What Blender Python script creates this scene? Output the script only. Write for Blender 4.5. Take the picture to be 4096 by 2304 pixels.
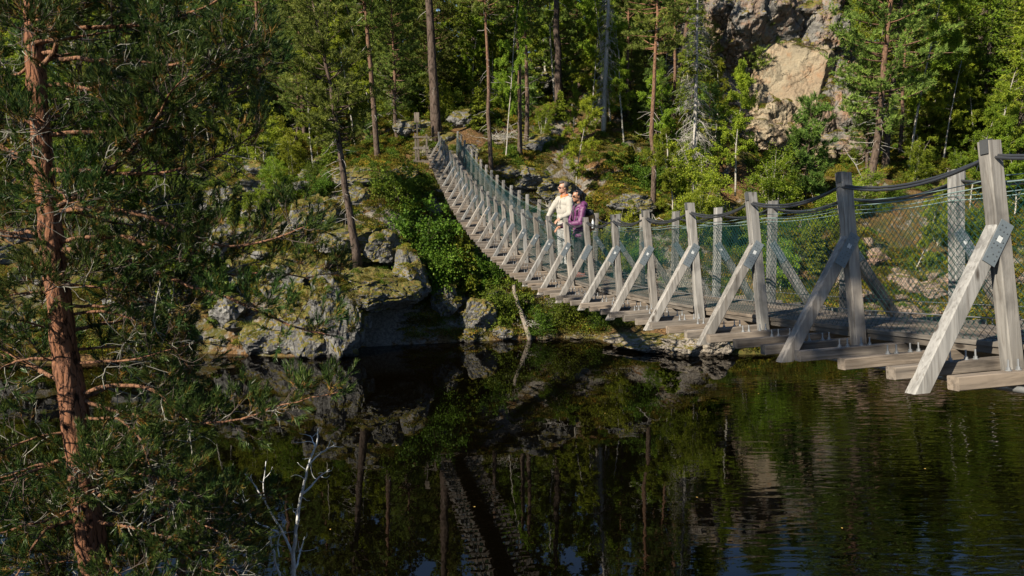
import bpy, bmesh, math, random
import numpy as np
from mathutils import Vector, Matrix, Euler

for o in list(bpy.data.objects):
    bpy.data.objects.remove(o, do_unlink=True)
SC = bpy.context.scene
COL = SC.collection
R = math.radians
# ------------------------------------------------------------------ camera
CAM_H = 8.684                       # metres above the water, which lies at z = 0
PITCH, ROLL, FOCAL = 0.1699, -0.00956, 3100.0     # radians, radians, pixels of a 4096 px wide frame
cam = bpy.data.cameras.new('camera')
cam.sensor_width = 36.0
cam.lens = FOCAL / 4096.0 * 36.0
cam.clip_start, cam.clip_end = 0.05, 2000.0
camo = bpy.data.objects.new('camera', cam)
COL.objects.link(camo)
camo.matrix_world = Matrix.Translation((0, 0, CAM_H)) @ Matrix.Rotation(math.pi / 2 - PITCH, 4, 'X') @ Matrix.Rotation(ROLL, 4, 'Z')
SC.camera = camo
# ------------------------------------------------------------------ daylight
SUN_AZ, SUN_EL = R(-131.0), R(36.5)   # azimuth from straight ahead (+y), clockwise
sun_dir = Vector((math.sin(SUN_AZ) * math.cos(SUN_EL), math.cos(SUN_AZ) * math.cos(SUN_EL), math.sin(SUN_EL)))
world = bpy.data.worlds.new('World')
SC.world = world
world.use_nodes = True
wn = world.node_tree
sky = wn.nodes.new('ShaderNodeTexSky')
sky.sky_type = 'NISHITA'
sky.sun_disc = False
sky.sun_elevation = SUN_EL
sky.sun_rotation = SUN_AZ
sky.air_density, sky.dust_density, sky.ozone_density = 1.0, 0.0, 4.0
bg = wn.nodes['Background']
bg.inputs['Strength'].default_value = 0.05
wn.links.new(sky.outputs['Color'], bg.inputs['Color'])
sl = bpy.data.lights.new('sun', 'SUN')
sl.energy = 5.0
sl.angle = R(0.53)
sl.color = (1.0, 0.89, 0.71)
so = bpy.data.objects.new('sun', sl)
COL.objects.link(so)
so.rotation_euler = sun_dir.to_track_quat('Z', 'Y').to_euler()
SC.view_settings.view_transform = 'Standard'
SC.view_settings.look = 'None'
SC.view_settings.gamma = 1.0
SC.view_settings.exposure = 1.4
SC.view_settings.use_curve_mapping = False
SC.render.engine = 'CYCLES'
SC.cycles.max_bounces = 6
SC.cycles.diffuse_bounces = 3
SC.cycles.glossy_bounces = 3
SC.cycles.transmission_bounces = 3
SC.cycles.transparent_max_bounces = 6
SC.cycles.caustics_reflective = False
SC.cycles.caustics_refractive = False
SC.cycles.use_denoising = True
SC.cycles.denoiser = 'OPENIMAGEDENOISE'
SC.cycles.denoising_input_passes = 'RGB_ALBEDO_NORMAL'
SC.cycles.denoising_prefilter = 'ACCURATE'

# ------------------------------------------------------------------ helpers
RNG = np.random.default_rng(7)
def rays(px, py):
    """direction through a pixel of a 2576 x 1449 view of the photograph; y component is 1"""
    cp, sp = math.cos(PITCH), math.sin(PITCH)
    u = (px * 4096 / 2576 - 2048) / FOCAL
    v = (1152 - py * 4096 / 2576) / FOCAL
    cr, sr = math.cos(ROLL), math.sin(ROLL)
    r = np.array([cr, sr * sp, sr * cp]); up = np.array([-sr, cr * sp, cr * cp]); f = np.array([0, cp, -sp])
    d = r * u + up * v + f
    return d / d[1]
def at(px, py, depth):
    p = rays(px, py) * depth
    p[2] += CAM_H
    return p
def at_z(px, py, z):
    d = rays(px, py)
    p = d * ((z - CAM_H) / d[2])
    p[2] = z
    return p

def hash3(ix, iy, iz, seed):
    h = (ix.astype(np.uint32) * np.uint32(374761393) + iy.astype(np.uint32) * np.uint32(668265263)
         + iz.astype(np.uint32) * np.uint32(2147483647) + np.uint32(seed * 974711 % 4294967295))
    h = (h ^ (h >> np.uint32(13))) * np.uint32(1274126177)
    h = (h ^ (h >> np.uint32(16))) * np.uint32(2246822519)
    h = h ^ (h >> np.uint32(15))
    return h.astype(np.float64) / 4294967295.0
def vnoise(p, seed=0):
    i = np.floor(p).astype(np.int64)
    f = p - i
    f = f * f * f * (f * (f * 6 - 15) + 10)
    out = 0
    for dx in (0, 1):
        wx = f[:, 0] if dx else 1 - f[:, 0]
        for dy in (0, 1):
            wy = f[:, 1] if dy else 1 - f[:, 1]
            for dz in (0, 1):
                wz = f[:, 2] if dz else 1 - f[:, 2]
                out = out + wx * wy * wz * hash3(i[:, 0] + dx, i[:, 1] + dy, i[:, 2] + dz, seed)
    return out * 2 - 1
def fbm(p, seed=0, octaves=4, gain=0.5):
    out, a = 0, 1.0
    for o in range(octaves):
        out = out + a * vnoise(p * (2.03 ** o) + 17.3 * o, seed + o)
        a *= gain
    return out

class MB:
    """collects vertices and faces of one mesh"""
    def __init__(s):
        s.v, s.q, s.t, s.n = [], [], [], 0
        s.qm, s.tm = [], []
    def add(s, v, q=None, t=None, m=0):
        v = np.asarray(v, dtype=np.float64).reshape(-1, 3)
        if q is not None and len(q):
            q = np.asarray(q, dtype=np.int64); s.q.append(q + s.n); s.qm.append(np.full(len(q), m))
        if t is not None and len(t):
            t = np.asarray(t, dtype=np.int64); s.t.append(t + s.n); s.tm.append(np.full(len(t), m))
        s.v.append(v); s.n += len(v)
    def tube(s, pts, rad, sides=6, m=0, cap=True):
        pts = np.asarray(pts, dtype=np.float64); n = len(pts)
        rad = np.broadcast_to(np.asarray(rad, dtype=np.float64), (n,))
        tan = np.gradient(pts, axis=0); tan /= np.linalg.norm(tan, axis=1)[:, None] + 1e-12
        ref = np.array([0, 0, 1.0]) if abs(tan[:, 2]).mean() < 0.8 else np.array([1.0, 0, 0])
        a = np.cross(tan, ref); a /= np.linalg.norm(a, axis=1)[:, None] + 1e-12
        b = np.cross(tan, a)
        ang = np.arange(sides) * 2 * np.pi / sides
        ring = a[:, None] * np.cos(ang)[None, :, None] + b[:, None] * np.sin(ang)[None, :, None]
        v = (pts[:, None] + ring * rad[:, None, None]).reshape(-1, 3)
        i = np.arange(n - 1)[:, None] * sides; k = np.arange(sides)[None]; k2 = (k + 1) % sides
        q = np.stack([i + k, i + sides + k, i + sides + k2, i + k2], -1).reshape(-1, 4)
        t = None
        if cap:
            v = np.concatenate([v, pts[:1], pts[-1:]]); e = n * sides
            k = np.arange(sides); k2 = (k + 1) % sides
            t = np.concatenate([np.stack([k, k2, np.full(sides, e)], 1), np.stack([(n - 1) * sides + k2, (n - 1) * sides + k, np.full(sides, e + 1)], 1)])
        s.add(v, q, t, m)
    def box(s, c, size, rot=None, m=0):
        x, y, z = (np.array(size) / 2)
        v = np.array([[i * x, j * y, k * z] for i in (-1, 1) for j in (-1, 1) for k in (-1, 1)], float)
        if rot is not None: v = v @ np.asarray(rot).T
        q = [[0, 1, 3, 2], [4, 6, 7, 5], [0, 4, 5, 1], [2, 3, 7, 6], [0, 2, 6, 4], [1, 5, 7, 3]]
        s.add(v + np.array(c), q, None, m)
    def mesh(s, name, mats, smooth=False):
        me = bpy.data.meshes.new(name)
        V = np.concatenate(s.v) if s.v else np.zeros((0, 3))
        Q = np.concatenate(s.q) if s.q else np.zeros((0, 4), int)
        T = np.concatenate(s.t) if s.t else np.zeros((0, 3), int)
        me.vertices.add(len(V)); me.vertices.foreach_set('co', V.astype(np.float32).ravel())
        me.loops.add(Q.size + T.size); me.loops.foreach_set('vertex_index', np.concatenate([Q.ravel(), T.ravel()]).astype(np.int32))
        me.polygons.add(len(Q) + len(T))
        st = np.concatenate([np.arange(len(Q)) * 4, len(Q) * 4 + np.arange(len(T)) * 3])
        me.polygons.foreach_set('loop_start', st.astype(np.int32))
        me.polygons.foreach_set('material_index', np.concatenate(s.qm + s.tm).astype(np.int32) if (s.qm or s.tm) else np.zeros(0, np.int32))
        me.polygons.foreach_set('use_smooth', np.full(len(Q) + len(T), smooth))
        for m in (mats if isinstance(mats, (list, tuple)) else [mats]): me.materials.append(m)
        me.update(calc_edges=True)
        return me

def new(name, me, parent=None, loc=None):
    o = bpy.data.objects.new(name, me)
    COL.objects.link(o)
    if parent is not None: o.parent = parent
    if loc is not None: o.location = loc
    return o
def empty(name, loc=(0, 0, 0), rot=(0, 0, 0), scale=1.0):
    o = bpy.data.objects.new(name, None)
    COL.objects.link(o); o.empty_display_size = 0.3
    o.location = loc; o.rotation_euler = rot; o.scale = (scale,) * 3 if np.isscalar(scale) else scale
    return o
def tag(o, label, cat, group=None):
    o['label'] = label; o['category'] = cat
    if group: o['group'] = group
    return o
def structure(o): o['kind'] = 'structure'; return o
def stuff(o): o['kind'] = 'stuff'; return o
def unit(v):
    v = np.asarray(v, float)
    return v / (np.linalg.norm(v, axis=-1, keepdims=True) + 1e-12)

# ------------------------------------------------------------------ node materials
class NT:
    def __init__(s, name):
        s.m = bpy.data.materials.new(name); s.m.use_nodes = True
        s.t = s.m.node_tree; s.b = s.t.nodes['Principled BSDF']; s.out = s.t.nodes['Material Output']
    def n(s, typ, **kw):
        nd = s.t.nodes.new(typ)
        for k, v in kw.items():
            if k.startswith('i_'): nd.inputs[k[2:].replace('_', ' ')].default_value = v
            else: setattr(nd, k, v)
        return nd
    def l(s, a, b): s.t.links.new(a, b)
    def coord(s, kind='Object', scale=(1, 1, 1)):
        tc = s.n('ShaderNodeTexCoord'); mp = s.n('ShaderNodeMapping'); mp.inputs['Scale'].default_value = scale
        s.l(tc.outputs[kind], mp.inputs['Vector']); return mp.outputs['Vector'], mp
    def noise(s, vec, scale, detail=4, rough=0.55, dist=0.0):
        nd = s.n('ShaderNodeTexNoise'); nd.inputs['Scale'].default_value = scale; nd.inputs['Detail'].default_value = detail
        nd.inputs['Roughness'].default_value = rough; nd.inputs['Distortion'].default_value = dist
        s.l(vec, nd.inputs['Vector']); return nd.outputs['Fac']
    def ramp(s, fac, stops, interp='LINEAR'):
        r = s.n('ShaderNodeValToRGB'); r.color_ramp.interpolation = interp
        e = r.color_ramp.elements
        while len(e) < len(stops): e.new(0.5)
        for el, (p, c) in zip(e, stops):
            el.position = p; el.color = (*c, 1) if len(c) == 3 else c
        s.l(fac, r.inputs['Fac']); return r.outputs['Color']
    def mix(s, fac, a, b, mode='MIX'):
        m = s.n('ShaderNodeMix'); m.data_type = 'RGBA'; m.blend_type = mode
        for sock, val in ((m.inputs[0], fac), (m.inputs[6], a), (m.inputs[7], b)):
            if hasattr(val, 'is_output'): s.l(val, sock)
            elif np.isscalar(val): sock.default_value = val
            else: sock.default_value = (*val, 1)
        return m.outputs[2]
    def math(s, op, a, b=None, clamp=False):
        m = s.n('ShaderNodeMath'); m.operation = op; m.use_clamp = clamp
        for sock, val in ((m.inputs[0], a), (m.inputs[1], b)):
            if val is None: continue
            if hasattr(val, 'is_output'): s.l(val, sock)
            else: sock.default_value = val
        return m.outputs[0]
    def bump(s, h, strength=0.4, dist=0.05):
        b = s.n('ShaderNodeBump'); b.inputs['Strength'].default_value = strength; b.inputs['Distance'].default_value = dist
        s.l(h, b.inputs['Height']); s.l(b.outputs['Normal'], s.b.inputs['Normal']); return b
    def base(s, c):
        if hasattr(c, 'is_output'): s.l(c, s.b.inputs['Base Color'])
        else: s.b.inputs['Base Color'].default_value = (*c, 1)
    def set(s, **kw):
        for k, v in kw.items(): s.b.inputs[k.replace('_', ' ')].default_value = v

def mat_leaf(name, c0, c1, c2, transl=0.35, rough=0.55, odd=None, var=0.5, clump=1.1):
    """foliage: colour differs from tree to tree and from leaf to leaf"""
    k = NT(name)
    oi = k.n('ShaderNodeObjectInfo'); ge = k.n('ShaderNodeNewGeometry')
    col = k.ramp(ge.outputs['Random Per Island'], [(0.0, c0), (0.5, c1), (0.93 if odd else 1.0, c2)] + ([(0.97, odd)] if odd else []))
    hs = k.n('ShaderNodeHueSaturation')
    k.l(col, hs.inputs['Color'])
    mh = k.math('ADD', k.math('MULTIPLY', oi.outputs['Random'], 0.05), 0.475); k.l(mh, hs.inputs['Hue'])
    mv = k.math('ADD', k.math('MULTIPLY', k.math('FRACT', k.math('MULTIPLY', oi.outputs['Random'], 7.31)), var), 1.0 - var * 0.5); k.l(mv, hs.inputs['Value'])
    cv, _ = k.coord('Object')
    cl = k.ramp(k.noise(cv, clump, 3, 0.6), [(0.3, (0.55, 0.58, 0.62)), (0.5, (1, 1, 1)), (0.7, (1.45, 1.38, 1.2))])
    fin = k.mix(1.0, hs.outputs['Color'], cl, 'MULTIPLY')
    k.base(fin); k.set(Roughness=rough); k.b.inputs['Specular IOR Level'].default_value = 0.12
    tr = k.n('ShaderNodeBsdfTranslucent'); k.l(fin, tr.inputs['Color'])
    mx = k.n('ShaderNodeMixShader'); mx.inputs[0].default_value = transl
    k.l(k.b.outputs[0], mx.inputs[1]); k.l(tr.outputs[0], mx.inputs[2]); k.l(mx.outputs[0], k.out.inputs['Surface'])
    return k.m

def mat_plain(name, col, rough=0.6, metal=0.0, var=0.15, scale=20, bump=0.0, coords='Object'):
    k = NT(name); v, _ = k.coord(coords)
    f = k.noise(v, scale, 5)
    k.base(k.mix(f, tuple(c * (1 - var) for c in col), tuple(min(1, c * (1 + var)) for c in col)))
    k.set(Roughness=rough, Metallic=metal)
    if bump: k.bump(f, bump, 0.01)
    return k.m

def mat_bark(name, low, high, z0, z1, scale=8.0, bump=0.6, dark=0.35):
    """bark whose colour changes with height on the trunk, with plates and furrows"""
    k = NT(name); v, _ = k.coord('Object', (1, 1, 0.35))
    pl = k.n('ShaderNodeTexVoronoi'); pl.inputs['Scale'].default_value = scale
    wn_ = k.n('ShaderNodeTexNoise'); wn_.inputs['Scale'].default_value = scale * 0.8; wn_.inputs['Detail'].default_value = 4; k.l(v, wn_.inputs['Vector'])
    wa = k.n('ShaderNodeVectorMath'); wa.operation = 'MULTIPLY_ADD'; k.l(wn_.outputs['Color'], wa.inputs[0]); wa.inputs[1].default_value = (0.16, 0.16, 0.16); k.l(v, wa.inputs[2]); k.l(wa.outputs[0], pl.inputs['Vector'])
    pl.feature = 'DISTANCE_TO_EDGE'
    nz = k.noise(v, scale * 1.5, 6, 0.65)
    tc = k.n('ShaderNodeTexCoord'); sp = k.n('ShaderNodeSeparateXYZ'); k.l(tc.outputs['Object'], sp.inputs[0])
    hz = k.math('ADD', sp.outputs['Z'], k.math('MULTIPLY', k.math('SUBTRACT', nz, 0.5), 1.6))
    mr = k.n('ShaderNodeMapRange'); mr.inputs['From Min'].default_value = z0; mr.inputs['From Max'].default_value = z1
    k.l(hz, mr.inputs['Value'])
    c = k.mix(mr.outputs[0], low, high)
    fur = k.ramp(k.math('ADD', pl.outputs['Distance'], k.math('MULTIPLY', k.math('SUBTRACT', nz, 0.5), 0.35)), [(0.0, (dark,) * 3), (0.10, (1, 1, 1))])
    c = k.mix(1.0, c, fur, 'MULTIPLY')
    c = k.mix(k.math('MULTIPLY', k.ramp(nz, [(0.45, (0, 0, 0)), (0.7, (1, 1, 1))]), 0.5), c, tuple(min(1, x * 1.5 + 0.03) for x in low))
    k.base(c); k.set(Roughness=0.9); k.b.inputs['Specular IOR Level'].default_value = 0.15
    h = k.math('ADD', k.math('MULTIPLY', nz, 0.5), k.math('MINIMUM', pl.outputs['Distance'], 0.25))
    k.bump(h, bump, 0.04)
    return k.m
# ------------------------------------------------------------------ rock, ground and water materials
def mat_rock(name, a, b, lichen, moss=0.5, warm=None, scale=1.0, rust=0.0, cr=0.25):
    k = NT(name); v, _ = k.coord('Object')
    n1 = k.noise(v, 1.3 * scale, 8, 0.62, 0.4); n2 = k.noise(v, 7.0 * scale, 8, 0.68); n3 = k.noise(v, 0.7 * scale, 5, 0.6)
    c = k.mix(k.ramp(n1, [(0.35, (0, 0, 0)), (0.65, (1, 1, 1))]), a, b)
    if warm: c = k.mix(k.ramp(n3, [(0.45, (0, 0, 0)), (0.58, (1, 1, 1))]), c, warm)
    if rust: c = k.mix(k.math('MULTIPLY', k.ramp(k.noise(v, 2.2 * scale, 6, 0.7), [(0.52, (0, 0, 0)), (0.66, (1, 1, 1))]), rust), c, (0.22, 0.10, 0.04))
    c = k.mix(k.ramp(n2, [(0.56, (0, 0, 0)), (0.68, (0.8, 0.8, 0.8))]), c, lichen)
    c = k.mix(k.ramp(k.noise(v, 11 * scale, 6, 0.7), [(0.30, (1, 1, 1)), (0.42, (0, 0, 0))]), c, (0.03, 0.028, 0.025))
    vo = k.n('ShaderNodeTexVoronoi'); vo.feature = 'DISTANCE_TO_EDGE'; vo.inputs['Scale'].default_value = 1.1 * scale
    dv, mp = k.coord('Object', (1, 1, 0.7))
    add = k.n('ShaderNodeVectorMath'); add.operation = 'ADD'; nzc = k.n('ShaderNodeTexNoise'); nzc.inputs['Scale'].default_value = 2.0; nzc.inputs['Detail'].default_value = 5
    k.l(dv, nzc.inputs['Vector']); k.l(dv, add.inputs[0]); k.l(nzc.outputs['Color'], add.inputs[1]); k.l(add.outputs[0], vo.inputs['Vector'])
    crack = k.ramp(vo.outputs['Distance'], [(0.0, (cr, cr, cr)), (0.035, (1, 1, 1))])
    c = k.mix(1.0, c, crack, 'MULTIPLY')
    ge = k.n('ShaderNodeNewGeometry'); sp = k.n('ShaderNodeSeparateXYZ'); k.l(ge.outputs['Normal'], sp.inputs[0])
    up = k.math('ADD', sp.outputs['Z'], k.math('MULTIPLY', k.math('SUBTRACT', n1, 0.5), 1.3))
    up = k.math('ADD', up, k.math('MULTIPLY', k.math('SUBTRACT', n2, 0.5), 0.5))
    mo = k.ramp(up, [(min(0.9, 0.92 - moss * 0.7), (0, 0, 0)), (min(1.0, 1.02 - moss * 0.7), (1, 1, 1))])
    mc = k.ramp(n2, [(0.3, (0.035, 0.04, 0.008)), (0.5, (0.09, 0.085, 0.02)), (0.62, (0.13, 0.08, 0.025)), (0.8, (0.22, 0.21, 0.12))])
    c = k.mix(mo, c, mc)
    pz = k.n('ShaderNodeSeparateXYZ'); k.l(ge.outputs['Position'], pz.inputs[0])
    wet = k.ramp(k.math('ADD', pz.outputs['Z'], k.math('MULTIPLY', n2, 0.25)), [(0.22, (0.38, 0.36, 0.34)), (0.34, (1, 1, 1))])
    c = k.mix(1.0, c, wet, 'MULTIPLY')          # damp band just above the water
    k.base(c); k.set(Roughness=0.92); k.b.inputs['Specular IOR Level'].default_value = 0.2
    h = k.math('ADD', k.math('MULTIPLY', k.noise(v, 5 * scale, 9, 0.72), 1.0), k.math('MULTIPLY', k.math('MINIMUM', vo.outputs['Distance'], 0.1), 4.0))
    k.bump(h, 0.8, 0.16)
    return k.m
M_ROCK = mat_rock('granite_with_lichen', (0.070, 0.069, 0.068), (0.165, 0.162, 0.158), (0.22, 0.225, 0.185), 0.95)
M_ROCK2 = mat_rock('grey_boulder', (0.068, 0.068, 0.070), (0.165, 0.162, 0.158), (0.22, 0.225, 0.195), 0.55)
M_PINK = mat_rock('pinkish_boulder', (0.14, 0.105, 0.085), (0.25, 0.19, 0.15), (0.23, 0.21, 0.18), 0.25, (0.19, 0.125, 0.095))
M_CLIFF = mat_rock('weathered_cliff', (0.085, 0.082, 0.078), (0.175, 0.167, 0.155), (0.215, 0.215, 0.18), 0.6, (0.15, 0.11, 0.085), 0.6, 0.5)
M_TAN = mat_rock('freshly_broken_tan_rock', (0.17, 0.145, 0.105), (0.29, 0.245, 0.172), (0.24, 0.21, 0.155), 0.05, (0.20, 0.155, 0.108), 0.45, 0.45, 0.6)
M_LEDGE = mat_rock('pale_ledge_rock', (0.12, 0.105, 0.09), (0.25, 0.22, 0.185), (0.29, 0.28, 0.23), 0.22)
M_WET = mat_rock('damp_dark_rock', (0.022, 0.02, 0.018), (0.055, 0.05, 0.045), (0.07, 0.07, 0.055), 0.5)  # granite darkened so the hollow's shade is painted into its colour

def mat_ground():
    k = NT('forest_floor'); v, _ = k.coord('Object')
    n1 = k.noise(v, 0.35, 6, 0.6, 0.5); n2 = k.noise(v, 2.4, 8, 0.7); n3 = k.noise(v, 9.0, 6, 0.7)
    c = k.ramp(n2, [(0.30, (0.020, 0.022, 0.006)), (0.45, (0.055, 0.060, 0.014)), (0.55, (0.085, 0.070, 0.020)), (0.66, (0.12, 0.065, 0.022)), (0.8, (0.15, 0.14, 0.07))])
    c = k.mix(k.ramp(n1, [(0.42, (0, 0, 0)), (0.58, (1, 1, 1))]), c, k.ramp(n3, [(0.35, (0.03, 0.018, 0.01)), (0.55, (0.14, 0.08, 0.035)), (0.7, (0.20, 0.13, 0.07))]))
    ge = k.n('ShaderNodeNewGeometry'); sp = k.n('ShaderNodeSeparateXYZ'); k.l(ge.outputs['True Normal'], sp.inputs[0])
    st = k.math('ADD', sp.outputs['Z'], k.math('MULTIPLY', k.math('SUBTRACT', n2, 0.5), 0.9))
    rk = k.ramp(st, [(0.60, (1, 1, 1)), (0.70, (0, 0, 0))])
    rc = k.ramp(n3, [(0.3, (0.06, 0.055, 0.05)), (0.5, (0.15, 0.135, 0.12)), (0.7, (0.23, 0.22, 0.18))])
    c = k.mix(rk, c, rc)
    k.base(c); k.set(Roughness=0.95); k.b.inputs['Specular IOR Level'].default_value = 0.1
    k.bump(k.math('ADD', k.math('MULTIPLY', n3, 0.5), n2), 0.9, 0.25)
    return k.m
M_GROUND = mat_ground()

def mat_water():
    k = NT('dark_peaty_lake_water')
    v, _ = k.coord('Object')
    k.base((0.0008, 0.0006, 0.0003)); k.set(Roughness=0.0, IOR=1.6)
    # slow swell everywhere, wind ripples crossing the right half
    rot = k.n('ShaderNodeMapping'); rot.inputs['Rotation'].default_value = (0, 0, R(-30)); rot.inputs['Scale'].default_value = (0.55, 2.6, 1)
    k.l(v, rot.inputs['Vector'])
    rip = k.noise(rot.outputs['Vector'], 1.6, 1.0, 0.4, 0.6)
    soft = k.noise(v, 1.1, 3, 0.45)
    fine = k.noise(v, 5.0, 2, 0.5)
    sp = k.n('ShaderNodeSeparateXYZ'); k.l(v, sp.inputs[0])
    wob = k.noise(v, 0.12, 3, 0.5)
    ed = k.math('ADD', k.math('ADD', k.math('MULTIPLY', sp.outputs['X'], 0.10), k.math('MULTIPLY', sp.outputs['Y'], -0.035)), k.math('MULTIPLY', wob, 0.9))
    mask = k.n('ShaderNodeMapRange'); mask.interpolation_type = 'SMOOTHSTEP'
    mask.inputs['From Min'].default_value = 0.0; mask.inputs['From Max'].default_value = 0.9; k.l(ed, mask.inputs['Value'])
    h = k.math('ADD', k.math('MULTIPLY', soft, 0.0026), k.math('MULTIPLY', fine, 0.0002))
    h = k.math('ADD', h, k.math('MULTIPLY', k.math('MULTIPLY', rip, mask.outputs[0]), 0.012))
    b = k.bump(h, 1.0, 1.0)
    return k.m
M_WATER = mat_water()

# ------------------------------------------------------------------ terrain
CTRL = []
def cp(px, py, d): CTRL.append(tuple(at(px, py, d)))
SHORE = [(-28, 31.5), (-22.2, 32.5), (-18.7, 32.4), (-15.1, 33.2), (-14.3, 34.1), (-11.6, 33.6), (-9.2, 33.2), (-7.8, 33.6), (-7.0, 35.1), (-5.4, 35.3), (-3.7, 35.5),
         (-1.7, 35.8), (0.2, 36.1), (2.2, 36.3), (4.0, 36.2), (4.5, 35.0), (6.3, 34.1), (8.2, 33.0), (9.4, 32.8), (14.1, 32.9), (19.4, 33.0), (22.3, 32.9), (26, 32.4), (34, 31)]
for x, y in SHORE:
    CTRL.append((x, y, 0.0)); CTRL.append((x, y - 2.0, -1.6)); CTRL.append((x, y - 5.0, -3.5))
for x in (-40, -20, 0, 20, 40): CTRL.append((x, 20, -4.5))
for p in [(895, 655, 36.0), (800, 690, 36.2), (980, 445, 40.2), (1060, 412, 43.5), (900, 430, 41.0), (700, 600, 38.5), (1000, 560, 38.5), (1080, 640, 38.6),
          (1180, 720, 38.2), (1250, 560, 40.5), (1235, 425, 42.0), (1272, 420, 43.0), (1308, 400, 44.0), (1330, 370, 45.5), (1402, 277, 52.0), (1200, 290, 50.0), (1100, 338, 44.9),
          (1160, 345, 45.5), (1500, 310, 51.0), (1520, 480, 43.0), (1632, 522, 41.0), (1700, 480, 43.5), (1450, 720, 38.0), (1600, 780, 36.4), (1720, 800, 35.0), (1850, 700, 37.5),
          (2020, 500, 44.0), (1950, 440, 50.0), (2100, 440, 50.0), (2180, 460, 44.0), (2290, 700, 36.6), (2400, 790, 34.2), (2500, 650, 38.0), (2560, 450, 45.0), (2450, 330, 52.0),
          (100, 880, 33.2), (300, 810, 34.5), (500, 790, 35.3), (300, 620, 39.0), (500, 540, 41.5), (100, 460, 46.0), (650, 430, 45.0), (950, 408, 45.0), (800, 400, 48.0), (300, 310, 55.0), (600, 320, 53.0)]:
    cp(*p)
CTRL += [(-4.0, 44.6, 9.0), (-2.8, 44.6, 9.0), (-4.0, 42.5, 8.3), (-2.6, 42.5, 7.6)]
for x, z1, z2, z3 in [(-70, 11, 15, 20), (-45, 12, 16, 21), (-25, 12, 16, 21), (-8, 13, 17, 22), (8, 13, 17, 22), (22, 15, 20, 24), (40, 14, 18, 22), (70, 12, 16, 20)]:
    CTRL += [(x, 62, z1), (x, 82, z2), (x, 115, z3), (x, 180, z3 + 6)]
for p in [(1780, 40, 58.0), (1880, 10, 62.0), (2000, 150, 62), (2050, 250, 60), (1950, 350, 57)]: cp(*p)
CTRL += [(0, 0, 6.9), (-3, -4, 7.2), (5, -3, 7.3), (2.5, 1.5, 6.6), (4, 4.6, 5.0), (4, 7, 1.6), (4, 9.5, -1.0), (9, 4, 5.0), (9, 8, 1.0), (-0.5, 4, 3.6), (-0.5, 7, 0.4), (-0.5, 10, -1.6),
         (-4.3, 6.8, 2.9), (-4.0, 9.5, -0.4), (-2.3, 7.6, 0.9), (-8, 8, 2.6), (-10, 11, 0.2), (-14, 12, 0.5), (-14, 15, -1.5), (-8, 2, 6.0), (-14, 5, 5.5), (20, 4, 4.5), (20, 9, -0.6), (-30, 8, 5), (-30, 15, -1)]
CTRL = np.array(CTRL)
_d = np.linalg.norm(CTRL[:, None, :2] - CTRL[None, :, :2], axis=-1)
_n = len(CTRL)
_A = np.zeros((_n + 3, _n + 3)); _A[:_n, :_n] = _d + np.eye(_n) * -0.15
_A[:_n, _n] = 1; _A[:_n, _n + 1:] = CTRL[:, :2]; _A[_n:, :_n] = _A[:_n, _n:].T
_W = np.linalg.solve(_A, np.concatenate([CTRL[:, 2], np.zeros(3)]))
def height(x, y, rough=True):
    x = np.atleast_1d(np.asarray(x, float)); y = np.atleast_1d(np.asarray(y, float))
    out = np.empty(len(x))
    for i in range(0, len(x), 20000):
        d = np.hypot(x[i:i + 20000, None] - CTRL[None, :, 0], y[i:i + 20000, None] - CTRL[None, :, 1])
        out[i:i + 20000] = d @ _W[:_n] + _W[_n] + _W[_n + 1] * x[i:i + 20000] + _W[_n + 2] * y[i:i + 20000]
    if rough:
        p = np.stack([x, y, np.zeros_like(x)], 1)
        n = fbm(p * 0.33, 3, 5, 0.55)
        ledge = np.abs(fbm(p * 0.22 + 9, 21, 3))
        amp = np.clip((out - 0.3) / 2.5, 0.05, 1) * np.clip((y - 20) / 10, 0.25, 1)
        out = out + amp * (0.55 * n + 0.5 * (0.35 - ledge))
    return out
def axis(lo, hi, step, ends, grow=1.25):
    a = list(np.arange(lo, hi + 1e-6, step)); s = step
    while a[-1] < ends[1]: s *= grow; a.append(a[-1] + s)
    s = step
    while a[0] > ends[0]: s *= grow; a.insert(0, a[0] - s)
    return np.array(a)
gx = axis(-34, 36, 0.33, (-400, 400)); gy = axis(28, 62, 0.33, (-60, 500))
X, Y = np.meshgrid(gx, gy)
Z = height(X.ravel(), Y.ravel())
nx, ny = len(gx), len(gy)
ii = (np.arange(ny - 1)[:, None] * nx + np.arange(nx - 1)[None]).ravel()
mb = MB(); mb.add(np.stack([X.ravel(), Y.ravel(), Z], 1), np.stack([ii, ii + 1, ii + nx + 1, ii + nx], 1))
structure(new('terrain', mb.mesh('terrain', M_GROUND, True)))
mb = MB(); mb.add([(-400, -60, 0), (400, -60, 0), (400, 60, 0), (-400, 60, 0)], [(0, 1, 2, 3)])
structure(new('water', mb.mesh('water', M_WATER)))

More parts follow.
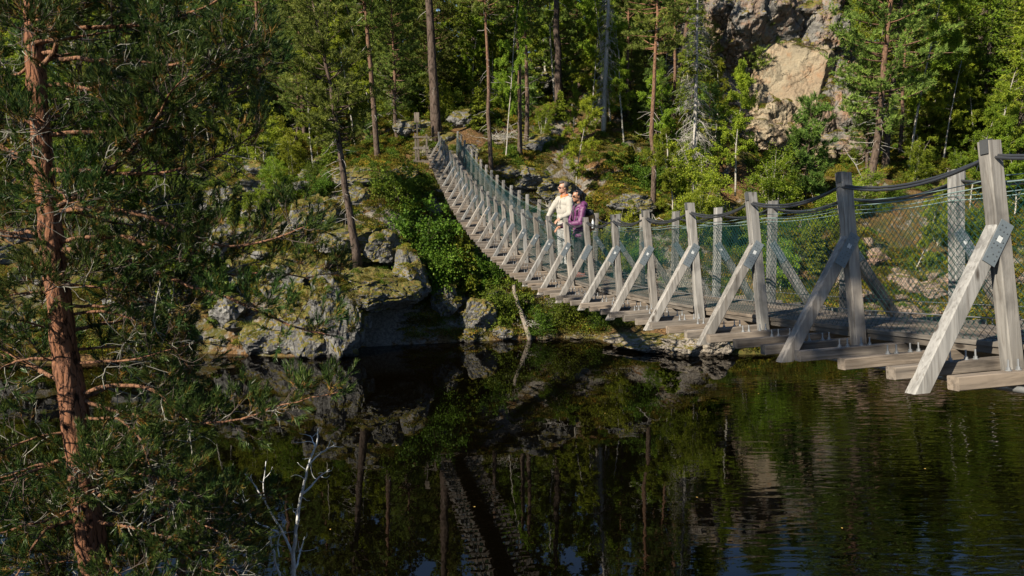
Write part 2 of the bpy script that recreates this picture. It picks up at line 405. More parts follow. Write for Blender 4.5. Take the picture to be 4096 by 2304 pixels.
# ------------------------------------------------------------------ rocks
_ico = {}
def ico(sub):
    if sub not in _ico:
        bm = bmesh.new(); bmesh.ops.create_icosphere(bm, subdivisions=sub, radius=1.0)
        v = np.array([x.co for x in bm.verts]); f = np.array([[x.index for x in p.verts] for p in bm.faces]); bm.free()
        _ico[sub] = (v, f)
    return _ico[sub]
def rock_mesh(name, seed, size, sub, mat, planes=14, cells=24, step=0.12, noise=0.10, freq=2.2, flat=0.72, cuts=()):
    """an angular block: a sphere cut by random planes, broken into offset joints and roughened"""
    rg = np.random.default_rng(seed)
    d, f = ico(sub); d = unit(d)
    r = np.full(len(d), 1.15)
    for i in range(planes):
        n = unit(rg.normal(size=3)); o = rg.uniform(flat, 1.0)
        c = d @ n
        r = np.where(c > 0.05, np.minimum(r, o / np.maximum(c, 0.05)), r)
    for n, o in cuts:
        c = d @ unit(n); r = np.where(c > 0.05, np.minimum(r, o / np.maximum(c, 0.05)), r)
    p = d * r[:, None]
    if cells:
        s = unit(rg.normal(size=(cells, 3))) * rg.uniform(0.6, 1.1, cells)[:, None]
        w = p + 0.10 * np.stack([fbm(p * 3, seed + 40 + i, 2) for i in range(3)], 1)
        k = np.argmin(((w[:, None] - s[None]) ** 2).sum(-1), 1)
        p = p * (1 + step * (rg.uniform(-1, 1, cells)[k]))[:, None]
    n1 = fbm(p * freq, seed, 5, 0.55)
    p = p * (1 + noise * (n1 + 0.5 * (0.4 - np.abs(fbm(p * freq * 1.7, seed + 9, 4)))))[:, None]
    p = p * (np.asarray(size) / 2.0)
    m = MB(); m.add(p, None, f)
    return m.mesh(name, mat, False)
def rock(name, seed, px, py, depth, size, sub, mat, rot=0.0, label=None, parent=None, cat='rock', group=None, tilt=(0, 0), **kw):
    """size in metres; the pixel is the middle of the rock"""
    o = new(name, rock_mesh(name, seed, size, sub, mat, **kw), parent, at(px, py, depth))
    o.rotation_euler = (R(tilt[0]), R(tilt[1]), R(rot))
    if parent is None: tag(o, label, cat, group)
    return o

# the outcrop that carries the far end of the bridge
OUT = empty('rock_outcrop', at(900, 880, 34.5))
tag(OUT, 'large lichen-covered rock outcrop with a dark hollow at the waterline below the bridge', 'rock')
def orock(seed, px, py, d, size, sub=5, rot=0, mat=None, **kw):
    o = new('rock', rock_mesh('rock', seed, size, sub, mat or M_ROCK, **kw), OUT)
    o.location = Vector(at(px, py, d)) - OUT.location; o.rotation_euler = (R(kw.get('tx', 0)), 0, R(rot)) if False else (0, 0, R(rot))
    return o
orock(11, 770, 830, 34.6, (4.2, 3.4, 4.2), 6, 10, cells=60, step=0.07)          # buttress in front of the hollow, standing in the water
orock(12, 680, 860, 34.6, (2.4, 2.2, 1.9), 5, 40, cells=30)
orock(13, 850, 800, 33.6, (2.2, 2.6, 4.4), 6, -15, cells=50, step=0.08)
orock(14, 950, 728, 34.9, (3.6, 3.2, 1.9), 6, 20, cells=50, step=0.08)          # brow over the hollow
orock(15, 1030, 690, 35.8, (1.9, 2.0, 2.3), 5, -20, cells=36, step=0.09)
orock(16, 900, 605, 36.6, (2.6, 2.0, 1.3), 5, 10, cells=30)
orock(17, 960, 625, 36.3, (2.0, 1.8, 1.5), 5, 60, cells=30)
orock(18, 850, 600, 37.2, (2.2, 1.8, 1.5), 5, 0, cells=30)
orock(19, 985, 770, 38.0, (6.4, 2.4, 4.8), 6, 6, M_WET, cells=60, step=0.06)           # back wall of the hollow, its shade put into the rock colour
orock(20, 1095, 800, 37.6, (2.6, 2.4, 3.4), 5, 30, M_WET, cells=40, step=0.09)  # side of the hollow, colour darkened as painted shade
orock(21, 1120, 760, 36.4, (1.2, 1.2, 1.6), 5, 10, cells=24)
orock(22, 800, 550, 37.9, (2.3, 1.9, 1.9), 5, 30, cells=30)                      # pale knob above the buttress
orock(23, 900, 500, 38.8, (1.4, 1.2, 1.2), 4, 0)
orock(24, 740, 700, 36.4, (3.4, 2.6, 2.6), 5, 20, cells=40)
orock(25, 930, 450, 40.4, (3.2, 2.4, 1.0), 5, 15, cells=24)
orock(26, 1010, 440, 41.2, (2.0, 2.0, 0.9), 5, 45, cells=24)
orock(27, 850, 690, 35.6, (2.4, 2.2, 1.6), 5, 75, cells=30)
# bank below the middle of the bridge
for i, (px, py, d, sz, rot, lab) in enumerate([
    (1200, 800, 36.6, (2.0, 1.6, 1.9), 20, 'grey jagged rock on the bank beside the dark hollow'),
    (1180, 845, 35.9, (1.0, 0.9, 0.7), 50, 'small pale rock at the water edge beside the dark hollow'),
    (1265, 835, 36.2, (0.9, 0.8, 0.9), 10, 'dark upright rock at the water edge below the bridge'),
    (1240, 760, 37.4, (1.4, 1.2, 1.2), 75, 'mossy rock half sunk in the bushy bank below the bridge'),
    (1640, 862, 34.2, (3.4, 1.8, 0.75), 5, 'long flat rock ledge lying over the water below the bridge'),
    (1725, 870, 33.4, (2.8, 1.9, 0.95), -12, 'cracked flat rock ledge at the water edge under the bridge joists'),
    (1570, 855, 34.9, (1.8, 1.1, 0.55), 12, 'low mossy rock slab at the near end of the ledge'),
    (1805, 868, 33.1, (1.9, 1.6, 1.1), 30, 'dark blocky rock under the joists at the end of the ledge'),
    (1370, 850, 36.2, (0.7, 0.5, 0.25), 30, 'low stone at the waterline beside the green bank'),
    (1450, 848, 36.2, (0.6, 0.5, 0.22), 0, 'flat stone at the waterline between the green bank and the ledge')]):
    rock('rock_ledge' if 4 <= i <= 6 else 'rock', 60 + i, px, py, d, sz, 5 if max(sz) > 1.5 else 4, M_LEDGE if i >= 4 else M_ROCK, rot, lab, cells=26)
# the open slope behind the bridge
for i, (px, py, d, sz, rot, lab) in enumerate([
    (1340, 372, 46.0, (2.6, 1.8, 1.3), 10, 'grey boulder with moss lying beside two pine trunks on the slope'),
    (1365, 358, 47.0, (1.7, 1.4, 1.2), 40, 'dark sided boulder behind the fallen log on the slope'),
    (1165, 305, 47.5, (1.8, 1.4, 1.2), 20, 'pale boulder beside the thick pine at the far bridge end'),
    (1215, 300, 49.5, (1.6, 1.2, 0.9), 70, 'small pale rock on the path above the bridge'),
    (1330, 455, 42.5, (2.4, 1.8, 1.3), 25, 'shaded mossy rock on the slope right behind the bridge posts'),
    (1400, 480, 42.4, (2.8, 2.0, 1.5), 60, 'dark shaded rock behind the man in the cream hoodie'),
    (1290, 435, 42.2, (1.2, 1.0, 0.8), 15, 'small rock on the slope above the net'),
    (1250, 400, 44.0, (1.3, 1.0, 0.7), 35, 'reddish rock among roots beside the far bridge posts'),
    (1180, 385, 43.6, (1.3, 1.2, 1.0), 55, 'big stone beside the far end of the bridge deck'),
    (1280, 235, 54.0, (3.2, 2.0, 1.6), 20, 'pale rock slab among the pines above the path'),
    (1345, 200, 56.0, (2.6, 2.0, 1.5), 50, 'mossy rock slab high among the pines'),
    (1430, 280, 53.0, (2.4, 1.6, 0.9), 0, 'lichen-grey low rock behind two pine trunks'),
    (1590, 520, 41.0, (2.4, 1.8, 1.2), 20, 'grey rock in the undergrowth behind the woman'),
    (1120, 355, 44.9, (1.5, 1.2, 1.0), 10, 'rock beside the roots of the thick pine'),
    (1045, 320, 47.0, (2.4, 1.6, 1.0), 30, 'slab of pale rock behind the wooden landing')]):
    rock('boulder', 90 + i, px, py, d, sz, 5 if max(sz) > 2.3 else 4, M_ROCK if i % 2 else M_ROCK2, rot, lab, cat='boulder', group='boulders on the open slope behind the bridge')

# the scree on the left bank
SCREE = [rock_mesh('boulder', 200 + i, (1.0, 0.85, 0.75), 4, M_ROCK2, cells=14, step=0.10) for i in range(8)]
rg = np.random.default_rng(31)
cnt = 0
for t in range(900):
    px, py = rg.uniform(-120, 640), rg.uniform(330, 905)
    if rg.random() < 0.35: py = rg.uniform(600, 900)
    x, y = rg.uniform(-27, -10.5), rg.uniform(32.5, 52)
    if fbm(np.array([[x * 0.25, y * 0.25, 3.0]]), 55, 2)[0] < -0.1: continue
    z = height([x], [y])[0]
    s = float(np.clip(rg.lognormal(-0.15, 0.5), 0.4, 2.3))
    if y > 42 and s < 0.8: continue
    o = new('boulder', SCREE[cnt % 8]); o.location = (x, y, z + 0.12 * s)
    o.scale = (s * rg.uniform(0.9, 1.5), s * rg.uniform(0.8, 1.2), s * rg.uniform(0.7, 1.0)); o.rotation_euler = (rg.uniform(-.4, .4), rg.uniform(-.4, .4), rg.uniform(0, 6.3))
    side = 'left of' if x / y < -0.575 else ('just right of' if x / y < -0.47 else 'well right of')
    row = 'at the waterline' if y < 35 else ('low in the scree' if y < 40 else 'high in the scree')
    big = 'large' if s > 1.2 else 'small'
    tag(o, '%s grey angular boulder %s %s the foreground pine trunk' % (big, row, side), 'boulder', 'scree boulders, %s, %s %s the pine' % (big, row, side))
    cnt += 1
    if cnt >= 130: break
# reddish stones on the right bank, behind the net
PINKS = [rock_mesh('boulder', 240 + i, (1.0, 0.85, 0.7), 4, M_PINK, cells=14, step=0.10) for i in range(6)]
cnt = 0
for t in range(400):
    x, y = rg.uniform(15.5, 25), rg.uniform(33.3, 39)
    z = height([x], [y])[0]
    if fbm(np.array([[x * 0.4, y * 0.4, 8.0]]), 57, 2)[0] < -0.05: continue
    s = float(np.clip(rg.lognormal(-0.45, 0.4), 0.3, 1.3))
    o = new('boulder', PINKS[cnt % 6]); o.location = (x, y, z + 0.15 * s)
    o.scale = (s * rg.uniform(0.9, 1.4), s, s * rg.uniform(0.7, 1.0)); o.rotation_euler = (rg.uniform(-.4, .4), rg.uniform(-.4, .4), rg.uniform(0, 6.3))
    side = 'between the two nearest posts' if x < 21 else 'behind the nearest post'
    row = 'low' if y < 35.5 else 'high'; big = 'large' if s > 0.75 else 'small'
    tag(o, '%s pinkish stone %s in the rubble of the far bank %s' % (big, row, side), 'boulder', 'pinkish stones, %s, %s, %s' % (big, row, side))
    cnt += 1
    if cnt >= 80: break

# the tall cliff at the upper right
CL = empty('cliff', at(2010, 390, 52.0))
tag(CL, 'tall weathered cliff with a bare tan scar and dark clefts above the trees', 'cliff')
def crock(seed, px, py, d, size, sub=5, rot=0, mat=None, **kw):
    o = new('rock', rock_mesh('rock', seed, size, sub, mat or M_CLIFF, **kw), CL)
    o.location = Vector(at(px, py, d)) - CL.location; o.rotation_euler = (0, 0, R(rot)); return o
crock(31, 2000, 215, 54.6, (6.4, 5.0, 7.4), 6, 0, M_TAN, planes=7, cells=40, step=0.03, noise=0.06, freq=1.6, cuts=[((-0.35, -1, 0.25), 0.42), ((-0.9, -0.5, 0.1), 0.75), ((0.8, -0.6, -0.1), 0.66), ((0.1, -0.5, 1), 0.72)])     # tan scar
crock(32, 1965, 60, 58.6, (9.0, 7.0, 6.6), 6, 10, planes=12, cells=70, step=0.06)
crock(33, 2045, 95, 56.4, (4.4, 4.6, 5.2), 6, 40, planes=12, cells=60, step=0.07)
crock(34, 1860, 100, 57.8, (7.5, 6.0, 6.0), 6, 0, planes=12, cells=70, step=0.07)
crock(35, 2112, 275, 54.0, (3.6, 4.2, 6.4), 6, 15, planes=12, cells=60, step=0.06)
crock(36, 2062, 300, 53.9, (2.0, 3.0, 5.4), 6, -20, planes=10, cells=40, step=0.06)
crock(37, 1945, 335, 52.8, (4.4, 3.4, 3.6), 6, 30, M_TAN, planes=14, cells=60, step=0.09)
crock(38, 2130, 380, 52.6, (4.0, 3.0, 2.8), 6, 10, cells=50)
crock(39, 1985, 150, 56.4, (6.5, 4.0, 2.6), 6, 12, M_CLIFF, cells=70, step=0.09)
crock(40, 1915, 190, 56.6, (2.6, 3.6, 5.5), 6, 0, cells=50)
crock(41, 2040, 400, 52.2, (3.6, 2.6, 2.2), 5, 60, M_TAN, cells=40)
crock(42, 2085, 190, 56.8, (2.8, 4.0, 5.5), 6, 0, cells=40)
crock(43, 1930, 260, 55.0, (2.2, 3.0, 3.6), 5, 40, cells=40)
crock(45, 1895, 70, 55.6, (6.0, 5.0, 6.4), 6, 25, planes=12, cells=70, step=0.07)
crock(46, 1840, 40, 57.0, (6.0, 5.0, 5.4), 6, 70, planes=12, cells=60, step=0.07)
crock(44, 2060, 230, 55.0, (2.0, 2.6, 4.2), 6, 20, cells=40, step=0.08)
# ------------------------------------------------------------------ trees
M_PBARK = mat_bark('pine_bark', (0.070, 0.050, 0.038), (0.165, 0.083, 0.047), 2.0, 9.0, 9.0)
M_PBARK_OLD = mat_bark('old_pine_bark', (0.060, 0.043, 0.034), (0.072, 0.048, 0.035), 6.0, 14.0, 6.0, 0.9)
M_SBARK = mat_bark('spruce_bark', (0.075, 0.06, 0.05), (0.10, 0.08, 0.066), 2, 8, 10)
M_DEAD = mat_plain('bare_grey_wood', (0.27, 0.255, 0.235), 0.9, 0, 0.35, 9, 0.3)
M_HBARK = mat_bark('hero_pine_bark', (0.10, 0.044, 0.026), (0.155, 0.070, 0.038), 0.0, 6.0, 13.0, 1.0, 0.10)
M_LICHEN = mat_plain('lichen_twig', (0.17, 0.165, 0.14), 0.95, 0, 0.5, 30, 0.6)
def mat_birch():
    k = NT('birch_bark'); v, _ = k.coord('Object', (1, 1, 1)); v2, _ = k.coord('Object', (2, 2, 9))
    c = k.mix(k.ramp(k.noise(v2, 2.2, 4), [(0.55, (0, 0, 0)), (0.68, (1, 1, 1))]), (0.26, 0.245, 0.215), (0.03, 0.027, 0.023))
    c = k.mix(k.ramp(k.noise(v, 1.5, 4), [(0.45, (0, 0, 0)), (0.7, (1, 1, 1))]), c, (0.22, 0.19, 0.15))
    k.base(c); k.set(Roughness=0.8); return k.m
M_BBARK = mat_birch()
M_PINE = mat_leaf('pine_needles', (0.069, 0.115, 0.021), (0.121, 0.178, 0.033), (0.190, 0.236, 0.056), 0.35)
M_SPRUCE = mat_leaf('spruce_needles', (0.061, 0.098, 0.009), (0.116, 0.155, 0.014), (0.182, 0.207, 0.024), 0.35)
M_BIRCH = mat_leaf('birch_leaves', (0.098, 0.155, 0.012), (0.167, 0.228, 0.020), (0.247, 0.282, 0.032), 0.5)
M_ALDER = mat_leaf('dark_shrub_leaves', (0.041, 0.076, 0.008), (0.074, 0.121, 0.013), (0.120, 0.167, 0.019), 0.4)
M_HNEEDLE = mat_leaf('hero_pine_needles', (0.015, 0.035, 0.010), (0.035, 0.063, 0.016), (0.073, 0.095, 0.023), 0.25, 0.35, None, 0.2, 4.0)
M_HYELLOW = mat_leaf('yellowing_pine_needles', (0.093, 0.076, 0.015), (0.145, 0.093, 0.020), (0.187, 0.093, 0.025), 0.25, 0.5, None, 0.2, 4.0)
M_HEATH = mat_leaf('bilberry_and_heather', (0.050, 0.067, 0.007), (0.119, 0.121, 0.013), (0.200, 0.149, 0.023), 0.3, 0.7, (0.250, 0.092, 0.018), 0.9)
M_MOSS = mat_leaf('moss', (0.055, 0.065, 0.010), (0.095, 0.090, 0.018), (0.17, 0.155, 0.06), 0.15, 0.9, (0.16, 0.085, 0.02), 0.9)

def rand_perp(d, rg):
    r = rg.normal(size=d.shape); r -= d * (r * d).sum(-1, keepdims=True)
    return unit(r)
def add_leaves(mb, base, d, l, w, rg, m=0):
    n = len(base); s = rand_perp(d, rg); l = np.broadcast_to(l, n)[:, None]; w = np.broadcast_to(w, n)[:, None]
    v = np.stack([base, base + d * l * 0.45 + s * w * 0.5, base + d * l, base + d * l * 0.45 - s * w * 0.5], 1).reshape(-1, 3)
    mb.add(v, np.arange(n * 4).reshape(-1, 4), None, m)
def add_blades(mb, base, d, l, w, rg, m=0):
    n = len(base); s = rand_perp(d, rg); l = np.broadcast_to(l, n)[:, None]; w = np.broadcast_to(w, n)[:, None]
    v = np.stack([base + s * w * 0.5, base - s * w * 0.5, base + d * l], 1).reshape(-1, 3)
    mb.add(v, None, np.arange(n * 3).reshape(-1, 3), m)
def tufts(mb, pos, axis, per, l, w, spread, rg, m=0):
    n = len(pos); b = np.repeat(pos, per, 0); a = np.repeat(unit(axis), per, 0)
    d = unit(a + rg.normal(size=a.shape) * spread)
    add_blades(mb, b + a * (rg.uniform(-0.3, 0.5, len(b)) * l)[:, None], d, l * rg.uniform(0.7, 1.2, len(b)), w, rg, m)
def curve(p0, d0, length, n, up, wob, rg):
    pts = [np.array(p0, float)]; d = unit(np.array(d0, float))
    for i in range(n):
        d = unit(d + np.array([0, 0, up / n]) + rg.normal(size=3) * wob)
        pts.append(pts[-1] + d * length / n)
    return np.array(pts)

def pine(seed, h, r, crown0, spread, dens=1.0, bark=None, needles=None, stubs=20, lean=0.02, blade=0.17):
    """trunk with limbs, and needle crown from crown0 * h upwards"""
    rg = np.random.default_rng(seed); T, C = MB(), MB()
    n = 14; z = np.linspace(-0.6, h, n); w = np.cumsum(rg.normal(size=(n, 2)) * 0.05 * h / 14, 0)
    tr = np.stack([w[:, 0] * (z > 0), w[:, 1] * (z > 0), z], 1)
    rad = r * (1 - 0.86 * np.clip(z / h, 0, 1) ** 1.1); rad[0] = r * 1.25; rad[1] *= 1.08
    T.tube(tr, rad, 9)
    def trunk(zz): return np.array([np.interp(zz, z, tr[:, i]) for i in range(3)])
    zs = crown0 * h
    pos, axs = [], []
    while zs < h * 0.99:
        t = (zs - crown0 * h) / (h * (1 - crown0))
        ln = spread * (math.sin(math.pi * min(1, 0.12 + 0.80 * t ** 0.75)) ** 0.8) * 1.05 + 0.15
        for b in range(rg.integers(3, 6)):
            az = rg.uniform(0, 6.283); l = ln * rg.uniform(0.55, 1.15)
            el = -0.15 + 0.75 * t + rg.normal() * 0.15
            c = curve(trunk(zs + rg.uniform(-.15, .15)), (math.cos(az) * math.cos(el), math.sin(az) * math.cos(el), math.sin(el)), l, 6, 0.45, 0.10, rg)
            T.tube(c, np.linspace(0.035 * (1.15 - t) * (l / spread + .4), 0.008, 7), 4, 1)
            k = max(3, int(l * 7 * dens))
            for j in range(k):
                tt = 0.30 + 0.70 * (j + rg.random()) / k
                p = np.array([np.interp(tt * 6, range(7), c[:, i]) for i in range(3)])
                s = unit(rg.normal(size=3) * (1, 1, 0.35) + (c[-1] - c[0]) / l * 0.8); sl = rg.uniform(0.10, 0.42) * (1.25 - tt * 0.6)
                q = p + s * sl + (0, 0, 0.06)
                for u in (0.45, 0.75, 1.0):
                    pos.append(p + (q - p) * u + rg.normal(size=3) * 0.04); axs.append(s + (0, 0, 0.7))
            pos.append(c[-1]); axs.append(c[-1] - c[-2] + (0, 0, .2))
        zs += rg.uniform(0.22, 0.42) * (1.0 if h > 6 else 0.6)
    for i in range(stubs):
        zz = rg.uniform(0.12, crown0 + 0.1) * h; az = rg.uniform(0, 6.283)
        c = curve(trunk(zz), (math.cos(az), math.sin(az), rg.uniform(-.5, .2)), rg.uniform(0.25, 1.3), 4, -0.25, 0.2, rg)
        T.tube(c, np.linspace(0.014, 0.004, 5), 3, 2)
    tufts(C, np.array(pos), np.array(axs), 13, blade, 0.032, 0.62, rg)
    return T.mesh('trunk', [bark or M_PBARK, bark or M_PBARK, M_DEAD], True), C.mesh('crown', needles or M_PINE)

def spruce(seed, h, r, spread, c0=0.06, dens=1.0, leafy=1.0, dead=False):
    rg = np.random.default_rng(seed); T, C = MB(), MB()
    z = np.linspace(-0.4, h, 12); T.tube(np.stack([0 * z, 0 * z, z], 1), r * (1.02 - np.clip(z / h, 0, 1)), 8)
    base, dirs, ln = [], [], []
    zs = c0 * h
    while zs < h * 0.985:
        t = zs / h; L = spread * (1 - t) ** 0.85 * (0.75 + 0.25 * min(1, t * 8)) + 0.08
        for b in range(rg.integers(5, 8)):
            az = rg.uniform(0, 6.283); l = L * rg.uniform(0.6, 1.12)
            el = (-0.28 if not dead else -0.45) + 0.6 * t ** 2
            c = curve((0, 0, zs + rg.uniform(-.1, .1)), (math.cos(az) * math.cos(el), math.sin(az) * math.cos(el), math.sin(el)), l, 5, -0.18 if dead else 0.28, 0.10, rg)
            T.tube(c, np.linspace(0.022 * (1.1 - t) * (0.7 if dead else 1) + 0.006, 0.005, 6), 3, 1 if dead else 0)
            ax = unit(c[-1] - c[0]); side = unit(np.cross(ax, (0, 0, 1)))
            if dead:
                for j in range(int(l * 7)):
                    tt = rg.uniform(0.15, 1); p = c[int(tt * 5)]
                    cc = curve(p, ax * 0.5 + side * rg.choice((-1, 1)) * rg.uniform(.3, 1) + (0, 0, rg.uniform(-.9, .1)), rg.uniform(0.2, 0.7), 3, -0.5, 0.25, rg)
                    T.tube(cc, np.linspace(0.008, 0.003, 4), 3, 1, False)
                if rg.random() > leafy: continue
            k = int(max(4, l * 15 * dens))
            tt = rg.uniform(0.12, 1.0, k); p = np.stack([np.interp(tt * 5, range(6), c[:, i]) for i in range(3)], 1)
            sg = rg.choice((-1, 1), k)[:, None]; sl = (0.10 + 0.42 * l * (1.08 - tt))[:, None] * rg.uniform(.6, 1.1, (k, 1)); sl = np.minimum(sl, 0.75)
            sd = unit(side * sg * 0.9 + ax * 0.75 + np.stack([0 * tt, 0 * tt, rg.uniform(-.65, .1, k)], 1))
            nseg = 5
            for s in range(nseg):
                u = (s + 0.2) / nseg
                b0 = p + sd * sl * u + np.array([0, 0, -0.10]) * (u ** 2) * sl
                base.append(b0); dirs.append(unit(sd * 0.8 + rg.normal(size=sd.shape) * 0.42 + np.array([0, 0, -0.28]))); ln.append(np.full(k, 0.17) * rg.uniform(.7, 1.3, k))
        zs += rg.uniform(0.20, 0.34) * (1 if h > 5 else 0.55)
    if base: add_leaves(C, np.concatenate(base), np.concatenate(dirs), np.concatenate(ln), 0.068, rg)
    return T.mesh('trunk', [M_DEAD if dead else M_SBARK, M_DEAD], True), (C.mesh('crown', M_SPRUCE) if base else None)

def birch(seed, h, r, spread, c0=0.25, stems=1, n_leaf=9000, leaf=0.075, mat=None, bark=None, lean=0.0, droop=-0.5):
    rg = np.random.default_rng(seed); T, C = MB(), MB()
    tips = []
    for s in range(stems):
        a = rg.uniform(0, 6.283); ln = (0.05 + lean) if stems == 1 else rg.uniform(0.15, 0.4)
        st = curve((rg.normal() * 0.12 * (stems > 1), rg.normal() * 0.12 * (stems > 1), -0.3), (math.cos(a) * ln, math.sin(a) * ln, 1), h * (1 if s == 0 else rg.uniform(0.6, 1)), 12, 0.2, 0.05, rg)
        T.tube(st, np.linspace(r, r * 0.12, 13), 7)
        nb = int(22 / stems ** 0.6)
        for b in range(nb):
            t = c0 + (1 - c0) * (b + rg.random()) / nb
            p = np.array([np.interp(t * 12, range(13), st[:, i]) for i in range(3)])
            az = rg.uniform(0, 6.283); prof = math.sin(math.pi * (0.15 + 0.8 * ((t - c0) / (1 - c0)) ** 0.8)) ** 0.7
            l = spread * prof * rg.uniform(0.6, 1.15) + 0.2
            c = curve(p, (math.cos(az), math.sin(az), rg.uniform(0.35, 1.1)), l, 6, droop * 0.6, 0.10, rg)
            T.tube(c, np.linspace(r * 0.32 * (1.1 - t), 0.005, 7), 4, 1)
            for j in range(int(4 + l * 5)):
                u = rg.uniform(0.25, 1); q = np.array([np.interp(u * 6, range(7), c[:, i]) for i in range(3)])
                tw = curve(q, unit(rg.normal(size=3)) + (c[-1] - c[0]) / l * 0.6, rg.uniform(0.25, 0.7), 4, droop, 0.15, rg)
                tips.append(tw)
    tw = np.array(tips); n_leaf = int(n_leaf * 1.75)
    k = rg.integers(0, len(tw), n_leaf); u = rg.uniform(0, 3.999, n_leaf); i0 = u.astype(int)
    p = tw[k, i0] + (tw[k, i0 + 1] - tw[k, i0]) * (u - i0)[:, None] + rg.normal(size=(n_leaf, 3)) * 0.06
    d = unit(rg.normal(size=(n_leaf, 3)) + (0, 0, -0.4))
    add_leaves(C, p, d, 1.12 * leaf * rg.uniform(.7, 1.35, n_leaf), leaf * 0.86, rg)
    return T.mesh('trunk', [bark or M_BBARK, bark or M_BBARK], True), C.mesh('crown', mat or M_BIRCH)

PROTO = {
    'pine_tall': [pine(1, 15, 0.17, 0.50, 1.9, 1.0), pine(2, 14, 0.15, 0.44, 1.7, 1.0), pine(3, 16, 0.16, 0.55, 2.1, 0.95, stubs=40)],
    'pine_old': [pine(4, 18, 0.27, 0.62, 2.8, 1.0, M_PBARK_OLD, stubs=14), pine(5, 17, 0.24, 0.50, 2.6, 1.0, M_PBARK_OLD, stubs=24)],
    'pine_outcrop': [pine(11, 12, 0.20, 0.46, 2.3, 1.0, M_PBARK_OLD, stubs=70)],
    'pine_full': [pine(6, 10, 0.15, 0.14, 2.1, 1.05), pine(7, 9, 0.13, 0.10, 1.8, 1.1), pine(8, 12, 0.17, 0.22, 2.4, 1.0, stubs=50)],
    'pine_young': [pine(9, 4.0, 0.06, 0.10, 1.0, 1.3, stubs=6), pine(10, 3.2, 0.05, 0.06, 0.9, 1.3, stubs=4)],
    'spruce': [spruce(21, 14, 0.16, 2.3), spruce(22, 11, 0.13, 1.9), spruce(23, 16, 0.18, 2.2, dens=0.95)],
    'spruce_young': [spruce(24, 3.0, 0.04, 0.95, dens=1.5), spruce(25, 2.2, 0.03, 0.8, dens=1.6)],
    'spruce_dead': [spruce(26, 14, 0.14, 1.7, 0.14, dead=True, leafy=0.10), spruce(27, 16, 0.16, 0.9, 0.10, dead=True, leafy=0.0)],
    'birch': [birch(31, 9, 0.075, 1.7, n_leaf=14000), birch(32, 11, 0.085, 1.8, 0.28, n_leaf=16000), birch(33, 8, 0.065, 1.6, 0.2, lean=0.15, n_leaf=13000), birch(34, 12, 0.09, 2.0, 0.3, n_leaf=18000)],
    'birch_bush': [birch(35, 4.2, 0.035, 1.1, 0.12, 4, 7000, 0.065), birch(36, 3.0, 0.03, 1.0, 0.08, 5, 6000, 0.06)],
    'shrub': [birch(37, 2.2, 0.025, 0.9, 0.05, 6, 5200, 0.07, M_ALDER, M_SBARK), birch(38, 1.4, 0.02, 0.7, 0.05, 7, 3800, 0.055, M_ALDER, M_SBARK)],
}
NAME = {'pine_outcrop': 'pine_tree', 'pine_tall': 'pine_tree', 'pine_old': 'pine_tree', 'pine_full': 'pine_tree', 'pine_young': 'young_pine', 'spruce': 'spruce_tree', 'spruce_young': 'young_spruce',
        'spruce_dead': 'dead_spruce', 'birch': 'birch_tree', 'birch_bush': 'birch_bush', 'shrub': 'leafy_shrub'}
HEIGHT = {'pine_outcrop': [12], 'pine_tall': [15, 14, 16], 'pine_old': [18, 17], 'pine_full': [10, 9, 12], 'pine_young': [4, 3.2], 'spruce': [14, 11, 16], 'spruce_young': [3, 2.2], 'spruce_dead': [14, 16],
          'birch': [9, 11, 8, 12], 'birch_bush': [4.2, 3.0], 'shrub': [2.2, 1.4]}
TREES = []
def tree(kind, var, loc, h, label, group=None, lean=(0, 0), rot=None, thin=1.0):
    """lean: sideways travel of the top per metre of height, to the right and away"""
    s = h / HEIGHT[kind][var]
    e = empty(NAME[kind], loc, (-lean[1], lean[0], 0), (s * thin, s * thin, s))
    tr, cr = PROTO[kind][var]
    rz = RNG.uniform(0, 6.283) if rot is None else rot
    t = new('trunk', tr, e); t.rotation_euler = (0, 0, rz)
    if cr: c = new('crown', cr, e); c.rotation_euler = (0, 0, rz)
    tag(e, label, 'bush' if kind in ('birch_bush', 'shrub') else 'tree', group)
    TREES.append((loc[0], loc[1])); return e
def ptree(kind, var, px, py, depth, h, label, top=None, **kw):
    """base at a pixel of the photograph; sunk to the terrain"""
    p = at(px, py, depth); z = height([p[0]], [p[1]])[0]
    p[2] = min(p[2], z + 0.1) if z > p[2] - 1.2 else p[2]
    return tree(kind, var, (p[0], p[1], p[2] - 0.05), h, label, **kw)
ptree('pine_old', 0, 1101, 337, 44.8, 19, 'thick dark pine trunk standing at the far end of the bridge', lean=(-0.075, 0))
ptree('pine_outcrop', 0, 895, 645, 35.4, 11.5, 'dark weathered pine standing on the rock outcrop over the water', lean=(-0.12, 0.02), thin=1.0)
ptree('pine_tall', 0, 952, 405, 45.0, 15, 'slim pine with orange upper trunk left of the bridge end', lean=(-0.06, 0))
ptree('pine_tall', 1, 765, 400, 50.0, 15, 'slim orange pine left of the wooden landing, high on the slope', lean=(-0.01, 0))
ptree('pine_old', 1, 1403, 277, 52.0, 18, 'stout grey-brown pine rising above the path behind the man', lean=(-0.02, 0))
ptree('pine_tall', 2, 1236, 425, 42.3, 14.5, 'straight brown pine close behind the bridge posts, leftmost of four slender trunks', lean=(-0.01, 0), thin=0.85)
ptree('birch', 1, 1272, 415, 43.5, 10, 'thin pale trunk between the slender pines behind the bridge', thin=0.55)
ptree('pine_tall', 0, 1309, 402, 44.0, 15, 'slender pine with warm orange trunk beside the fallen log', lean=(-0.02, 0), thin=0.8)
ptree('pine_tall', 1, 1330, 372, 45.5, 14.5, 'slender grey pine right of the orange one, beside the mossy boulder', lean=(-0.01, 0), thin=0.9)
ptree('spruce_dead', 1, 1518, 318, 49.0, 16, 'dead silver-grey trunk with short bare stubs right of the couple', lean=(0.03, 0))
